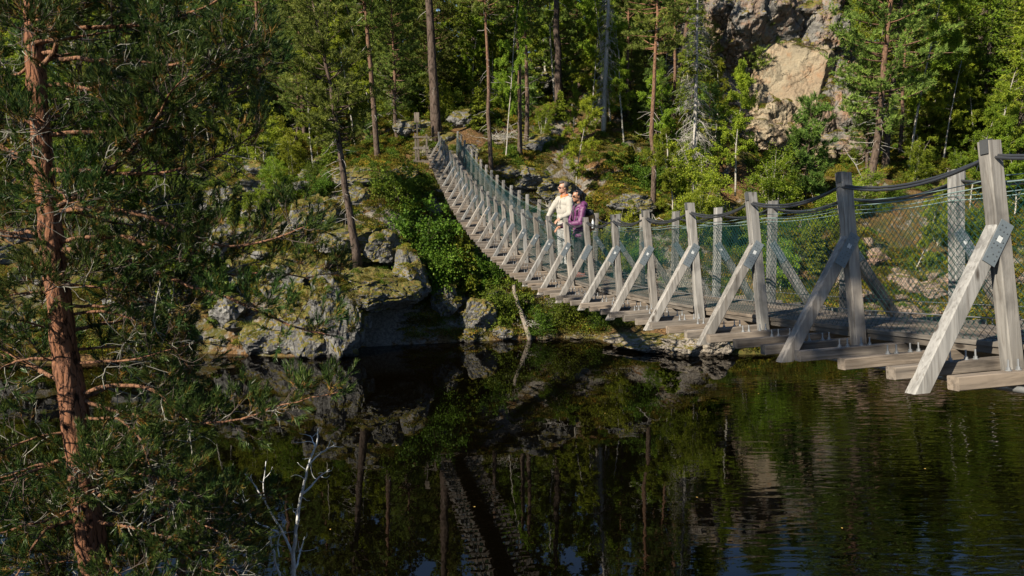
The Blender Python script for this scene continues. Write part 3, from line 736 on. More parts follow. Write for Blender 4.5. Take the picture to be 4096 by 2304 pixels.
ptree('pine_tall', 2, 1632, 522, 41.0, 15, 'tall straight pine with pinkish trunk behind the bridge, right of the couple', lean=(0.015, 0), rot=1.0)
ptree('spruce_dead', 0, 1746, 470, 43.5, 14.5, 'half dead spruce with drooping silver bare branches', lean=(-0.01, 0))
ptree('pine_full', 2, 2180, 460, 44.0, 15.5, 'red-barked pine with tiered green branches right of the cliff', lean=(0.07, 0))
ptree('birch', 3, 2288, 410, 47.0, 11.5, 'white birch leaning right beside the red-barked pine', lean=(0.16, 0))
ptree('pine_young', 0, 2024, 500, 44.0, 5.2, 'small light green pine in front of the foot of the cliff')
ptree('pine_young', 1, 1903, 178, 55.0, 4.6, 'crooked little pine growing out of the cliff side', lean=(0.2, 0))
ptree('spruce', 0, 2470, 330, 50.0, 15, 'large dense spruce at the upper right beyond the birch')
ptree('spruce', 2, 2560, 400, 46.5, 16, 'tall spruce at the right edge of the picture above the posts')
ptree('spruce', 1, 2390, 300, 52.0, 12, 'spruce behind the leaning white birch')
ptree('spruce_young', 0, 1170, 690, 37.6, 3.0, 'young bright spruce on the bank beside the dark hollow')
ptree('spruce_young', 1, 1690, 860, 35.4, 2.6, 'feathery young spruce just above the flat ledge')
ptree('spruce_young', 0, 1205, 335, 46.5, 2.6, 'young spruce on the open slope beside the boulders')
ptree('spruce_young', 1, 560, 790, 35.6, 2.6, 'pale young spruce on the left bank seen between pine branches')
ptree('birch', 2, 2282, 715, 36.5, 5.5, 'crooked white birch stem seen through the net near the right bank', lean=(0.38, 0), thin=0.6)
ptree('birch', 0, 440, 850, 34.5, 5.5, 'thin birch on the left bank behind the foreground pine branches', lean=(-0.03, 0), thin=0.7)
ptree('birch', 1, 820, 300, 55.0, 10, 'broad bright birch left of the orange pine on the slope')
for i, (px, py, d, k, v, h, lab) in enumerate([
    (1450, 455, 43.0, 'birch', 0, 5.6, 'light green birch right behind the couple, by the dark rock'),
    (1040, 600, 37.6, 'shrub', 0, 3.4, 'dense dark green shrub on the outcrop under the bridge, upper one'),
    (1090, 660, 37.2, 'shrub', 1, 2.4, 'dense dark green shrub under the bridge, just below the other'),
    (1000, 520, 38.6, 'shrub', 0, 2.6, 'leafy shrub on top of the outcrop left of the joists'),
    (1250, 770, 36.8, 'shrub', 0, 2.3, 'fresh green shrub on the bank beside the leaning dead trunk'),
    (1215, 700, 38.0, 'shrub', 0, 2.2, 'leafy shrub under the lowest joists of the bridge'),
    (1350, 825, 36.4, 'shrub', 1, 1.3, 'bright low shrub at the water edge right of the leaning dead trunk'),
    (1420, 800, 37.0, 'shrub', 1, 1.6, 'bright low shrub in the green hollow of the far bank'),
    (1500, 820, 36.6, 'shrub', 1, 1.2, 'low shrub left of the feathery young spruce'),
    (1690, 560, 40.0, 'birch', 2, 5.0, 'small birch right of the pinkish pine, above the rail'),
    (1770, 540, 40.5, 'birch_bush', 0, 5.0, 'multi-stemmed birch below the half dead spruce'),
    (1850, 480, 43.0, 'birch', 0, 7.0, 'birch left of the small pine at the foot of the cliff'),
    (1940, 520, 42.0, 'birch_bush', 1, 3.5, 'birch bush in front of the cliff foot'),
    (1800, 350, 49.0, 'birch', 0, 5.0, 'birch growing below the left side of the cliff'),
    (620, 300, 54.0, 'birch', 1, 12, 'tall bright birch at the upper left behind the pine branches'),
    (700, 420, 47.0, 'birch_bush', 0, 4.2, 'round birch bush left of the outcrop top'),
    (650, 470, 44.5, 'birch_bush', 0, 4.4, 'birch bush above the left bank, beside the scree'),
    (2440, 520, 41.5, 'birch', 0, 5.5, 'birch behind the net at the right'),
    (2120, 560, 40.5, 'birch_bush', 0, 3.0, 'birch bush behind the second nearest post'),
    (2550, 560, 40.0, 'birch', 2, 5.5, 'birch behind the nearest post at the right edge')]):
    ptree(k, v, px, py, d, h, lab)

for x, y, k, v, h, th, lab in [(-5.6, -0.5, 'pine_tall', 1, 11.0, 0.8, 'pine on the near bank beside the photographer, shading the nearest posts')]:
    tree(k, v, (x, y, height([x], [y])[0] - 0.1), h, lab, thin=th)

# the forest that fills the hillside
def project(p):
    cp_, sp_ = math.cos(PITCH), math.sin(PITCH)
    x, y, z = p[0], p[1], p[2] - CAM_H
    dd = y * cp_ - z * sp_; u = x / dd * FOCAL; v = (y * sp_ + z * cp_) / dd * FOCAL
    return (2048 + u) * 2576 / 4096, (1152 - v) * 2576 / 4096
rg = np.random.default_rng(77)
FOREST = [('pine_tall', 0.20), ('pine_full', 0.16), ('spruce', 0.22), ('birch', 0.38), ('pine_old', 0.04)]
LAB = {'pine_tall': 'slim pine among the crowded trees on the far hillside', 'pine_full': 'bushy pine among the crowded trees on the far hillside', 'spruce': 'dark spruce among the crowded trees on the far hillside',
       'birch': 'light green birch among the crowded trees on the far hillside', 'pine_old': 'stout old pine among the crowded trees on the far hillside',
       'birch_bush': 'birch bush in the undergrowth of the far hillside', 'shrub': 'low leafy shrub in the undergrowth of the far hillside', 'spruce_young': 'young spruce in the undergrowth of the far hillside', 'pine_young': 'young pine in the undergrowth of the far hillside'}
GRP = {k: 'forest on the far hillside: ' + NAME[k].replace('_', ' ') + (' cluster' if 'bush' in k else ' stand') for k in LAB}
def zone(px, y):
    for lim, ph in ((560, 'behind the foreground pine'), (1000, 'above the rock outcrop'), (1200, 'above the far end of the bridge'), (1500, 'above the path behind the couple'), (1850, 'on the slope left of the cliff'), (2150, 'around the cliff'), (9999, 'on the slope right of the cliff')):
        if px < lim: return ('front row ' if y < 55 else 'back rows ') + ph
def zlabel(k, px, y):
    kind = LAB[k].split(' among')[0].split(' in the')[0]
    zz = zone(px, y)
    if k in ('birch_bush', 'shrub', 'spruce_young', 'pine_young'): zz = ('lower' if y < 46 else 'upper') + ' undergrowth ' + zz.split(' ', 2)[2]
    return kind + ' in the ' + zz, 'forest: ' + NAME[k].replace('_', ' ') + ', ' + zz
placed = list(TREES)
n_f = 0
for t in range(6000):
    y = rg.uniform(43.5, 92); x = rg.uniform(-0.78, 0.78) * y
    z = height([x], [y], False)[0]
    px, py = project((x, y, z))
    gap = 1.7 + (y - 44) * 0.02
    if 1105 < px < 1440 and y < 52.5: continue
    if 1020 < px <= 1105 and y < 50: continue
    if 1440 <= px < 1640 and y < 46: continue
    if 1790 < px < 2165 and y < 63: continue
    if 1010 < px < 1075 and y < 75 and rg.random() < 0.6: continue
    if min((x - a) ** 2 + (y - b) ** 2 for a, b in placed) < gap * gap: continue
    k = rg.choice([f[0] for f in FOREST], p=[f[1] for f in FOREST])
    if px > 2250 and rg.random() < 0.45: k = 'spruce'
    if px < 1000 and k == 'spruce' and rg.random() < 0.6: k = 'birch'
    v = int(rg.integers(0, len(PROTO[k])))
    h = HEIGHT[k][v] * rg.uniform(0.7, 1.05)
    if y < 48: h *= 0.75
    elif y > 53: h *= 1.2
    z = height([x], [y])[0]
    tree(k, v, (x, y, z - 0.1), h, *zlabel(k, px, y), lean=(rg.normal() * 0.025, rg.normal() * 0.025))
    placed.append((x, y)); n_f += 1
    if n_f >= 270: break
n_u = 0
for t in range(4000):
    y = rg.uniform(47, 66); x = rg.uniform(-0.70, 0.72) * y
    z = height([x], [y])[0]; px, py = project((x, y, z))
    if (1105 < px < 1440 and y < 53) or (860 < px <= 1105 and y < 54) or (1790 < px < 2165 and y < 66): continue
    if min((x - a) ** 2 + (y - b) ** 2 for a, b in placed) < 1.1: continue
    k = rg.choice(['pine_full', 'spruce', 'birch', 'birch'], p=[0.3, 0.2, 0.3, 0.2]); v = int(rg.integers(0, 3))
    tree(k, v, (x, y, z - 0.1), HEIGHT[k][v] * rg.uniform(0.38, 0.72), *zlabel(k, px, y), lean=(rg.normal() * 0.03, rg.normal() * 0.03))
    placed.append((x, y)); n_u += 1
    if n_u >= 180: break
for t in range(78):
    y = rg.uniform(72, 112); x = rg.uniform(-0.75, 0.75) * y
    if t >= 70: y = rg.uniform(55, 75); x = -0.70 * y + rg.normal() * 1.5
    k = rg.choice(['pine_full', 'spruce', 'birch']); v = int(rg.integers(0, 3))
    tree(k, v, (x, y, height([x], [y])[0] - 0.1), HEIGHT[k][v] * rg.uniform(0.95, 1.3), *zlabel(k, project((x, y, 20))[0], y))
n_s = 0
for t in range(4000):
    y = rg.uniform(36, 62); x = rg.uniform(-0.72, 0.72) * y
    z = height([x], [y])[0]
    if z < 0.6: continue
    px, py = project((x, y, z))
    if 1080 < px < 1330 and y < 47: continue
    if 1330 <= px < 1600 and 40 < y < 50 and rg.random() < 0.75: continue
    if 640 < px < 1090 and y < 36.5: continue
    if 850 < px < 1100 and y < 46: continue
    if 2200 < px < 2600 and y < 38: continue
    if 1840 < px < 2150 and 43.5 < y: continue
    if px < 640 and rg.random() < 0.35: continue
    if min((x - a) ** 2 + (y - b) ** 2 for a, b in placed) < 1.0: continue
    k = rg.choice(['birch_bush', 'shrub', 'spruce_young', 'pine_young'], p=[0.36, 0.34, 0.17, 0.13])
    v = int(rg.integers(0, 2))
    tree(k, v, (x, y, z - 0.05), HEIGHT[k][v] * rg.uniform(0.45, 0.95), *zlabel(k, px, y), lean=(rg.normal() * 0.05, rg.normal() * 0.05))
    placed.append((x, y)); n_s += 1
    if n_s >= 185: break

# ------------------------------------------------------------------ low ground cover
def cushion(seed, w, h, n, leaf, mat):
    rg = np.random.default_rng(seed); m = MB()
    a = rg.uniform(0, 6.283, n); rr = np.sqrt(rg.random(n)) * w
    z = h * (1 - (rr / w) ** 2) * rg.uniform(0.5, 1.0, n)
    p = np.stack([np.cos(a) * rr, np.sin(a) * rr, z - 0.03], 1)
    d = unit(np.stack([np.cos(a) * rr / w, np.sin(a) * rr / w, np.full(n, 0.7)], 1) + rg.normal(size=(n, 3)) * 0.5)
    add_leaves(m, p, d, leaf * rg.uniform(.6, 1.4, n), leaf * 0.55, rg)
    return m.mesh('cushion', mat)
def grass_tuft(seed, w, h, n, mat):
    rg = np.random.default_rng(seed); m = MB()
    p = np.concatenate([rg.normal(size=(n, 2)) * w, np.zeros((n, 1))], 1); d = unit(np.concatenate([p[:, :2] * 4 / max(w, .1) * 0.1 + rg.normal(size=(n, 2)) * 0.35, np.ones((n, 1))], 1))
    add_blades(m, p, d, h * rg.uniform(.5, 1.2, n), 0.012, rg)
    return m.mesh('grass', mat)
M_GRASS = mat_leaf('bank_grass', (0.07, 0.12, 0.015), (0.12, 0.17, 0.025), (0.19, 0.20, 0.05), 0.3, 0.6, (0.22, 0.16, 0.06), 0.6)
pc = bpy.data.collections.new('cover_parts')
for i, me in enumerate([cushion(1, 0.45, 0.22, 520, 0.07, M_HEATH), cushion(2, 0.35, 0.28, 420, 0.06, M_HEATH), cushion(3, 0.5, 0.12, 520, 0.05, M_MOSS), cushion(4, 0.3, 0.35, 420, 0.065, M_ALDER), grass_tuft(5, 0.12, 0.35, 90, M_GRASS)]):
    ob = bpy.data.objects.new('cover_%d' % i, me); pc.objects.link(ob)
N = 26000
rg = np.random.default_rng(5)
y = 33 + rg.random(N) ** 1.4 * 37; x = rg.uniform(-0.72, 0.72, N) * y
z = height(x, y); zz = height(x + 0.3, y); zy = height(x, y + 0.3)
slope = np.hypot(zz - z, zy - z) / 0.3
pn = fbm(np.stack([x * 0.3, y * 0.3, x * 0], 1), 91, 3)
ppx = (2048 + x / y * FOCAL) * 2576 / 4096
keep = (z > 0.25) & ~((ppx > 1540) & (ppx < 1850) & (y < 35.6)) & (slope < 1.9) & (pn > -0.42) & ~((ppx > 1130) & (ppx < 1230) & (y > 44) & (y < 51))
keep &= ~((ppx < 640) & (y < 44) & (pn < 0.05))
x, y, z, slope, pn = x[keep], y[keep], z[keep], slope[keep], pn[keep]
bpy.context.view_layer.update()
RX = []
for o in list(OUT.children) + list(CL.children) + [o for o in COL.objects if o.name.startswith(('rock', 'boulder')) and o.parent is None and o.data and o.data.materials[0] != M_LEDGE]:
    if o.type != 'MESH': continue
    n = len(o.data.vertices); co = np.empty(n * 3, np.float32); nr = np.empty(n * 3, np.float32)
    o.data.vertices.foreach_get('co', co); o.data.vertices.foreach_get('normal', nr)
    mw = np.array(o.matrix_world); P3 = co.reshape(-1, 3) @ mw[:3, :3].T + mw[:3, 3]; N3 = unit(nr.reshape(-1, 3) @ mw[:3, :3].T)
    size = max(o.dimensions); want = int(min(260, size * size * (3.4 if o.parent == OUT else 2.2)))
    ok = np.where((N3[:, 2] > 0.62) & (P3[:, 2] > 0.5))[0]
    if len(ok) and want: RX.append(P3[rg.choice(ok, min(want, len(ok)), replace=False)])
RX = np.concatenate(RX); n0 = len(x)
x, y, z = np.concatenate([x, RX[:, 0]]), np.concatenate([y, RX[:, 1]]), np.concatenate([z, RX[:, 2] - 0.05]); pn = np.concatenate([pn, np.full(len(RX), -0.1)])
N = len(x)
me = bpy.data.meshes.new('undergrowth'); me.vertices.add(N); me.vertices.foreach_set('co', np.stack([x, y, z], 1).astype(np.float32).ravel())
def attr(nm, typ, data, key='value'):
    a = me.attributes.new(nm, typ, 'POINT'); a.data.foreach_set(key, data)
idx = np.where(pn > 0.25, rg.choice([0, 1, 3], N), rg.choice([0, 1, 2, 2, 4, 3], N, p=[.24, .2, .2, .16, .08, .12])).astype(np.int32)
attr('pick', 'INT', idx)
gr = rg.uniform(0.5, 1.35, N); gr[n0:] *= 0.62
attr('grow', 'FLOAT', gr.astype(np.float32))
attr('turn', 'FLOAT_VECTOR', np.stack([rg.normal(size=N) * .15, rg.normal(size=N) * .15, rg.uniform(0, 6.283, N)], 1).astype(np.float32).ravel(), 'vector')
ug = stuff(tag(new('undergrowth', me), 'bilberry, heather and moss covering the forest floor of the far bank', 'undergrowth'))
ng = bpy.data.node_groups.new('undergrowth', 'GeometryNodeTree')
ng.interface.new_socket('Geometry', in_out='INPUT', socket_type='NodeSocketGeometry'); ng.interface.new_socket('Geometry', in_out='OUTPUT', socket_type='NodeSocketGeometry')
gi, go = ng.nodes.new('NodeGroupInput'), ng.nodes.new('NodeGroupOutput')
iop = ng.nodes.new('GeometryNodeInstanceOnPoints'); ci = ng.nodes.new('GeometryNodeCollectionInfo')
ci.inputs['Collection'].default_value = pc; ci.inputs['Separate Children'].default_value = True; ci.inputs['Reset Children'].default_value = True
iop.inputs['Pick Instance'].default_value = True
for nm, typ, sock in (('pick', 'INT', 'Instance Index'), ('grow', 'FLOAT', 'Scale'), ('turn', 'FLOAT_VECTOR', 'Rotation')):
    na = ng.nodes.new('GeometryNodeInputNamedAttribute'); na.data_type = typ; na.inputs['Name'].default_value = nm
    ng.links.new(na.outputs['Attribute'], iop.inputs[sock])
m2p = ng.nodes.new('GeometryNodeMeshToPoints')
ng.links.new(gi.outputs[0], m2p.inputs[0]); ng.links.new(m2p.outputs[0], iop.inputs['Points']); ng.links.new(ci.outputs[0], iop.inputs['Instance']); ng.links.new(iop.outputs[0], go.inputs[0])
ug.modifiers.new('scatter', 'NODES').node_group = ng
# ------------------------------------------------------------------ the suspension bridge
def mat_wood(name, a, b, streak, axis=2, rough=0.75, warm=0.0):
    k = NT(name); oi = k.n('ShaderNodeObjectInfo')
    tc = k.n('ShaderNodeTexCoord'); ad = k.n('ShaderNodeVectorMath'); ad.operation = 'ADD'
    cb = k.n('ShaderNodeCombineXYZ')
    off = k.math('MULTIPLY', oi.outputs['Random'], 37.0)
    for i in range(3): k.l(off, cb.inputs[i])
    k.l(tc.outputs['Object'], ad.inputs[0]); k.l(cb.outputs[0], ad.inputs[1])
    def mapped(sc):
        mp = k.n('ShaderNodeMapping'); mp.inputs['Scale'].default_value = sc; k.l(ad.outputs[0], mp.inputs['Vector']); return mp.outputs['Vector']
    L, X = 0.7, 8.0
    sc = [X] * 3; sc[axis] = L
    g = k.noise(mapped(tuple(sc)), 2.2, 6, 0.65, 0.9)
    sc2 = [X * 3.2] * 3; sc2[axis] = L * 1.6
    g2 = k.noise(mapped(tuple(sc2)), 2.0, 4, 0.6)
    c = k.mix(k.ramp(g, [(0.36, (0, 0, 0)), (0.58, (1, 1, 1))]), a, b)
    c = k.mix(k.math('MULTIPLY', k.ramp(g2, [(0.54, (0, 0, 0)), (0.68, (1, 1, 1))]), 0.6), c, streak)
    kn = k.n('ShaderNodeTexVoronoi'); kn.inputs['Scale'].default_value = 1.0
    sc3 = [6.5] * 3; sc3[axis] = 2.6
    k.l(mapped(tuple(sc3)), kn.inputs['Vector'])
    c = k.mix(k.ramp(kn.outputs['Distance'], [(0.09, (0.9, 0.9, 0.9)), (0.15, (0, 0, 0))]), c, (streak[0] * 0.45, streak[1] * 0.42, streak[2] * 0.4))
    # some boards are greyer and darker than others
    v = k.math('ADD', k.math('MULTIPLY', k.math('FRACT', k.math('MULTIPLY', oi.outputs['Random'], 5.7)), 0.50), 0.72)
    br = k.math('MULTIPLY', k.math('FRACT', k.math('MULTIPLY', oi.outputs['Random'], 11.3)), 0.55)
    c = k.mix(br, c, k.mix(1.0, c, (1.12, 0.93, 0.74), 'MULTIPLY'))
    st = k.noise(mapped((1.2, 1.2, 1.2)), 2.0, 4, 0.6)
    c = k.mix(1.0, c, k.ramp(st, [(0.30, (0.55, 0.55, 0.56)), (0.48, (1, 1, 1))]), 'MULTIPLY')
    hs = k.n('ShaderNodeHueSaturation'); k.l(c, hs.inputs['Color']); k.l(v, hs.inputs['Value'])
    k.base(hs.outputs[0]); k.set(Roughness=rough); k.b.inputs['Specular IOR Level'].default_value = 0.2
    k.bump(k.math('ADD', g, k.math('MULTIPLY', g2, 0.7)), 0.35, 0.006)
    return k.m
M_POST = mat_wood('weathered_post_wood', (0.112, 0.112, 0.111), (0.212, 0.212, 0.210), (0.072, 0.064, 0.056), 2)
M_JOIST = mat_wood('weathered_joist_wood', (0.088, 0.080, 0.073), (0.185, 0.165, 0.145), (0.052, 0.040, 0.031), 0)
M_DECK = mat_wood('weathered_deck_wood', (0.075, 0.068, 0.060), (0.14, 0.127, 0.113), (0.047, 0.039, 0.032), 1)
M_STEEL = mat_plain('galvanised_steel', (0.26, 0.27, 0.28), 0.5, 0.7, 0.15, 30)
M_PLATE = mat_plain('grey_nail_plate', (0.13, 0.155, 0.175), 0.5, 0.35, 0.12, 25)
M_NAIL = mat_plain('nail_head', (0.09, 0.10, 0.11), 0.5, 0.5, 0.1, 25)
M_STICK = mat_plain('pale_sticker', (0.40, 0.42, 0.43), 0.6, 0, 0.1, 40)
M_CABLE = mat_plain('black_cable_sleeve', (0.022, 0.024, 0.028), 0.38, 0, 0.2, 30)
M_NET = mat_plain('green_coated_wire', (0.005, 0.034, 0.030), 0.3, 0, 0.3, 3)
M_WIRE = mat_plain('pale_tension_wire', (0.22, 0.31, 0.30), 0.4, 0.4, 0.2, 10)
M_BRKT = mat_plain('dark_bracket', (0.10, 0.105, 0.11), 0.5, 0.6, 0.1, 20)

BX, BY, TH = 3.42922, 4.55432, -0.1750166
BA, BB, BC, BD, BE = -1.285432 + CAM_H, -0.1615536, 0.0034315, 0.00010923, -1.8081e-6
W_TOP, W_BOT, POST_H, TILT, W_JOIST, BAY = 0.5218, 0.4426, 1.3728, 0.0249, 1.2011, 1.5
T2 = np.array([math.sin(TH), math.cos(TH)]); N2 = np.array([T2[1], -T2[0]])
def bz(s): return BA + BB * s + BC * s * s + BD * s ** 3 + BE * s ** 4 - 0.05 * math.exp(-((s - 11.8) / 3.6) ** 2)
def bdz(s): return (bz(s + 0.01) - bz(s - 0.01)) / 0.02
def frame(s):
    """matrix at distance s along the deck: x across to the right, y along, z up; origin at the underside of the posts"""
    dz = bdz(s); n = 1 / math.sqrt(1 + dz * dz)
    y = Vector((T2[0] * n, T2[1] * n, dz * n)); x = Vector((N2[0], N2[1], TILT)).normalized()
    z = x.cross(y).normalized(); x = y.cross(z).normalized()
    m = Matrix((x, y, z)).transposed().to_4x4()
    m.translation = (BX + T2[0] * s, BY + T2[1] * s, bz(s)); return m
def bpt(s, w, h):
    return np.array(frame(s) @ Vector((w, 0, h)))
BR = empty('suspension_bridge', (BX, BY, bz(0)))
tag(BR, 'long sagging wooden suspension bridge with braced posts and green net over the lake', 'bridge')
INV = Matrix.Translation(-BR.location)
def bpart(name, me, m, parent=None):
    o = new(name, me, parent or BR)
    if parent is None: o.matrix_local = INV @ m
    else: o.matrix_local = m
    return o
def beam(mb, p0, p1, a, b, ch=0.006, flat0=None, flat1=None, m=0):
    """chamfered bar from p0 to p1 in the x-z plane; a = width in that plane, b = depth along y; flat0/1: None square cut, 'h' level cut, 'v' upright cut"""
    p0, p1 = np.array(p0, float), np.array(p1, float)
    ax = unit(p1 - p0); B = np.array([0, 1.0, 0]); A = np.cross(B, ax)
    u, v = a / 2, b / 2
    sec = [(-u, -v + ch), (-u, v - ch), (-u + ch, v), (u - ch, v), (u, v - ch), (u, -v + ch), (u - ch, -v), (-u + ch, -v)]
    def ring(p, cut):
        out = []
        for uu, vv in sec:
            t = 0
            if cut == 'h': t = -A[2] * uu / ax[2]
            if cut == 'v': t = -A[0] * uu / ax[0]
            out.append(p + A * uu + B * vv + ax * t)
        return out
    r = ring(p0, flat0) + ring(p1, flat1)
    q = [(i, (i + 1) % 8, 8 + (i + 1) % 8, 8 + i) for i in range(8)] + [(0, 7, 6, 1), (1, 6, 5, 2), (2, 5, 4, 3), (8, 9, 14, 15), (9, 10, 13, 14), (10, 11, 12, 13)]
    mb.add(r, [x[::-1] for x in q], None, m)
ME = {}
JT = 0.58                                    # where the brace meets the post, as a share of the post
for sd in (-1, 1):
    m = MB(); beam(m, (sd * W_BOT, 0, -0.01), (sd * W_TOP, 0, POST_H), 0.092, 0.09, 0.006, 'h', 'h'); ME['post', sd] = m.mesh('post', M_POST)
    jx = sd * (W_BOT + (W_TOP - W_BOT) * JT + 0.046); jh = POST_H * JT
    m = MB(); beam(m, (sd * 1.085, 0, -0.075), (jx + sd * 0.002, 0, jh), 0.092, 0.088, 0.006, 'h', 'v'); ME['brace', sd] = m.mesh('brace', M_POST)
    ax = unit(np.array([jx, 0, jh]) - np.array([sd * 1.085, 0, -0.075])); A = np.cross((0, 1, 0), ax)
    rot = np.stack([A, np.array([0, 1.0, 0]), ax], 1)
    c = np.array([jx, 0, jh]) - ax * 0.035 + np.array([-sd * 0.012, 0, 0])
    for v in range(3):
        m = MB(); m.box(c + (0, -0.0485, 0), (0.092, 0.004, 0.275), rot)
        rg = np.random.default_rng(v)
        for i in range(8):
            for j in range(3):
                if (i + j) % 2 and rg.random() < 0.35: continue
                p = c + A * (j - 1) * 0.027 + ax * (i - 3.5) * 0.030
                m.box(p + (0, -0.0515, 0), (0.0075, 0.003, 0.0075), rot, 1)
        if v: m.box(c + (0, -0.0512, 0) + A * rg.uniform(-.01, .01) + ax * rg.uniform(-.03, .05), (0.03, 0.0018, 0.036), rot, 2)
        ME['plate', sd, v] = m.mesh('nail_plate', [M_PLATE, M_NAIL, M_STICK])
    m = MB(); m.box((sd * (W_TOP + 0.0475), -0.012, POST_H - 0.035), (0.004, 0.062, 0.085)); m.box((sd * (W_TOP + 0.03), -0.012, POST_H + 0.004), (0.04, 0.062, 0.004)); ME['bracket', sd] = m.mesh('top_bracket', M_BRKT)
m = MB(); beam(m, (-W_JOIST, 0, 0.0375), (W_JOIST, 0, 0.0375), 0.075, 0.088, 0.005); ME['joist'] = m.mesh('joist', M_JOIST)
m = MB(); m.tube([(0, 0, 0), (0, 0, 0.060)], 0.0055, 6); m.tube([(0, 0, 0.004), (0, 0, 0.018)], 0.012, 6); m.tube([(0, 0, 0.0), (0, 0, 0.004)], 0.018, 8); ME['bolt'] = m.mesh('bolt', M_STEEL)
PL = 0.122
for i, ln in enumerate((BAY - 0.006,)):
    m = MB(); m.box((0, 0, 0), (PL, ln, 0.03)); ME['plank'] = m.mesh('deck_plank', M_DECK)
    m = MB(); m.box((0, 0, 0), (0.05, ln, 0.044)); ME['stringer'] = m.mesh('stringer', M_DECK)
rg = np.random.default_rng(8)
K0, K1 = -2, 26
for k in range(K0, K1 + 1):
    s = k * BAY
    f = frame(s)
    for sd in (-1, 1):
        jit = Matrix.Translation((rg.normal() * 0.005, -abs(rg.normal()) * 0.003, rg.normal() * 0.005)) @ Matrix.Rotation(rg.normal() * 0.007, 4, 'Y') @ Matrix.Rotation(rg.normal() * 0.004, 4, 'X')
        p = bpart('post', ME['post', sd], f @ jit)
        bpart('top_bracket', ME['bracket', sd], Matrix.Identity(4), p)
        b = bpart('brace', ME['brace', sd], f @ jit)
        bpart('nail_plate', ME['plate', sd, int(rg.integers(0, 3))], Matrix.Identity(4), b)
for j in range(K0 * 3, K1 * 3 + 3):
    s = j * BAY / 3 + 0.091
    f = frame(s) @ Matrix.Translation((rg.normal() * 0.012, rg.normal() * 0.006, 0)) @ Matrix.Rotation(rg.normal() * 0.006, 4, 'Z')
    o = bpart('joist', ME['joist'], f)
    for sd in (-1, 1):
        if s > (21 if sd < 0 else 4): continue
        for w in (0.86, 0.80, 0.69, 0.63):
            bpart('bolt', ME['bolt'], Matrix.Translation((sd * w, rg.normal() * 0.004, 0.0755)), o)
for k in range(K0, K1):
    sm = (k + 0.5) * BAY + 0.091
    f = frame(sm)
    for i in range(6):
        bpart('deck_plank', ME['plank'], f @ Matrix.Translation(((i - 2.5) * 0.130 + rg.normal() * 0.002, rg.normal() * 0.002, 0.139 + rg.normal() * 0.002)))
    for w in (-0.35, 0, 0.35):
        bpart('stringer', ME['stringer'], f @ Matrix.Translation((w, 0, 0.098)))
def along(w, h, sag=0.0, n=8, side=1, dy=0.0):
    pts = []
    for k in range(K0, K1):
        for i in range(n + (k == K1 - 1)):
            t = i / n
            pts.append(bpt((k + t) * BAY + dy, w, h - sag * 4 * t * (1 - t)))
    return np.array(pts)
def bmesh_part(name, mb, mat, smooth=True):
    o = new(name, mb.mesh(name, mat, smooth), BR); o.matrix_local = INV; return o
for sd in (-1, 1):
    for i, (dw, dh, sg) in enumerate(((-0.010, 0.0, 0.080), (0.010, -0.010, 0.092))):
        m = MB(); m.tube(along(sd * (W_TOP + dw), POST_H - 0.085 + dh, sg, 10), 0.0105, 6); bmesh_part('handrail_cable', m, M_CABLE)
    for w in (0.83, 0.66):
        m = MB(); m.tube(along(sd * w, -0.022, 0.0, 4), 0.02, 6); bmesh_part('support_cable', m, M_STEEL)
    for h, r, sg in ((1.125, 0.0042, 0.02), (1.165, 0.0032, 0.03)):
        m = MB(); m.tube(along(sd * (0.36 + 0.062 * h), h, sg, 6), r, 4); bmesh_part('tension_wire', m, M_WIRE)
    m = MB(); m.tube(along(sd * 0.392, 0.30, 0.0, 3), 0.0038, 4); bmesh_part('tension_wire', m, M_STEEL)
    # chain-link net: every wire of the diamonds is geometry
    m = MB()
    for s0, s1, a, r in ((-3.0, 12.0, 0.031, 0.0018), (12.0, 22.5, 0.036, 0.0019), (22.5, 39.0, 0.048, 0.0026)):
        ns = int((s1 - s0) / a); h0, h1 = 0.10, 1.13; nh = int((h1 - h0) / a); ah = (h1 - h0) / nh
        sv = s0 + np.arange(ns + 1) * (s1 - s0) / ns
        F = [frame(x) for x in sv]
        O = np.array([f.translation for f in F]); XA = np.array([f.to_3x3() @ Vector((1, 0, 0)) for f in F]); ZA = np.array([f.to_3x3() @ Vector((0, 0, 1)) for f in F])
        hv = h0 + np.arange(nh + 1) * ah
        S, Hh = np.meshgrid(np.arange(ns + 1), np.arange(nh + 1), indexing='ij')
        sag = 0.02 * np.sin(np.pi * ((sv / BAY) % 1.0))[:, None]
        wv = 0.352 + 0.068 * hv[None] + 0.006 * np.sin(sv[:, None] * 2.3 + hv[None] * 3)
        hh = hv[None] - sag * (hv[None] / h1) ** 2
        P = O[:, None] + XA[:, None] * (sd * wv)[..., None] + ZA[:, None] * hh[..., None]
        for up in (1, -1):
            i, j = np.meshgrid(np.arange(ns), np.arange(nh + 1), indexing='ij')
            ok = ((i + j) % 2 == 0) & (j + up >= 0) & (j + up <= nh)
            i, j = i[ok], j[ok]
            A_, B_ = P[i, j], P[i + 1, j + up]
            d = unit(B_ - A_); n1 = unit(np.cross(d, XA[i])); n2 = np.cross(d, n1)
            ang = np.array([0, 2.094, 4.189])
            rg3 = n1[:, None] * np.cos(ang)[None, :, None] + n2[:, None] * np.sin(ang)[None, :, None]
            off = XA[i] * (0.0016 * up * sd)
            V = np.concatenate([(A_ + off)[:, None] + rg3 * r, (B_ + off)[:, None] + rg3 * r], 1).reshape(-1, 3)
            b0 = np.arange(len(i))[:, None] * 6
            q = np.concatenate([np.concatenate([b0 + kk, b0 + (kk + 1) % 3, b0 + 3 + (kk + 1) % 3, b0 + 3 + kk], 1) for kk in range(3)])
            m.add(V, q)
    stuff(bmesh_part('chain_link_net', m, M_NET))
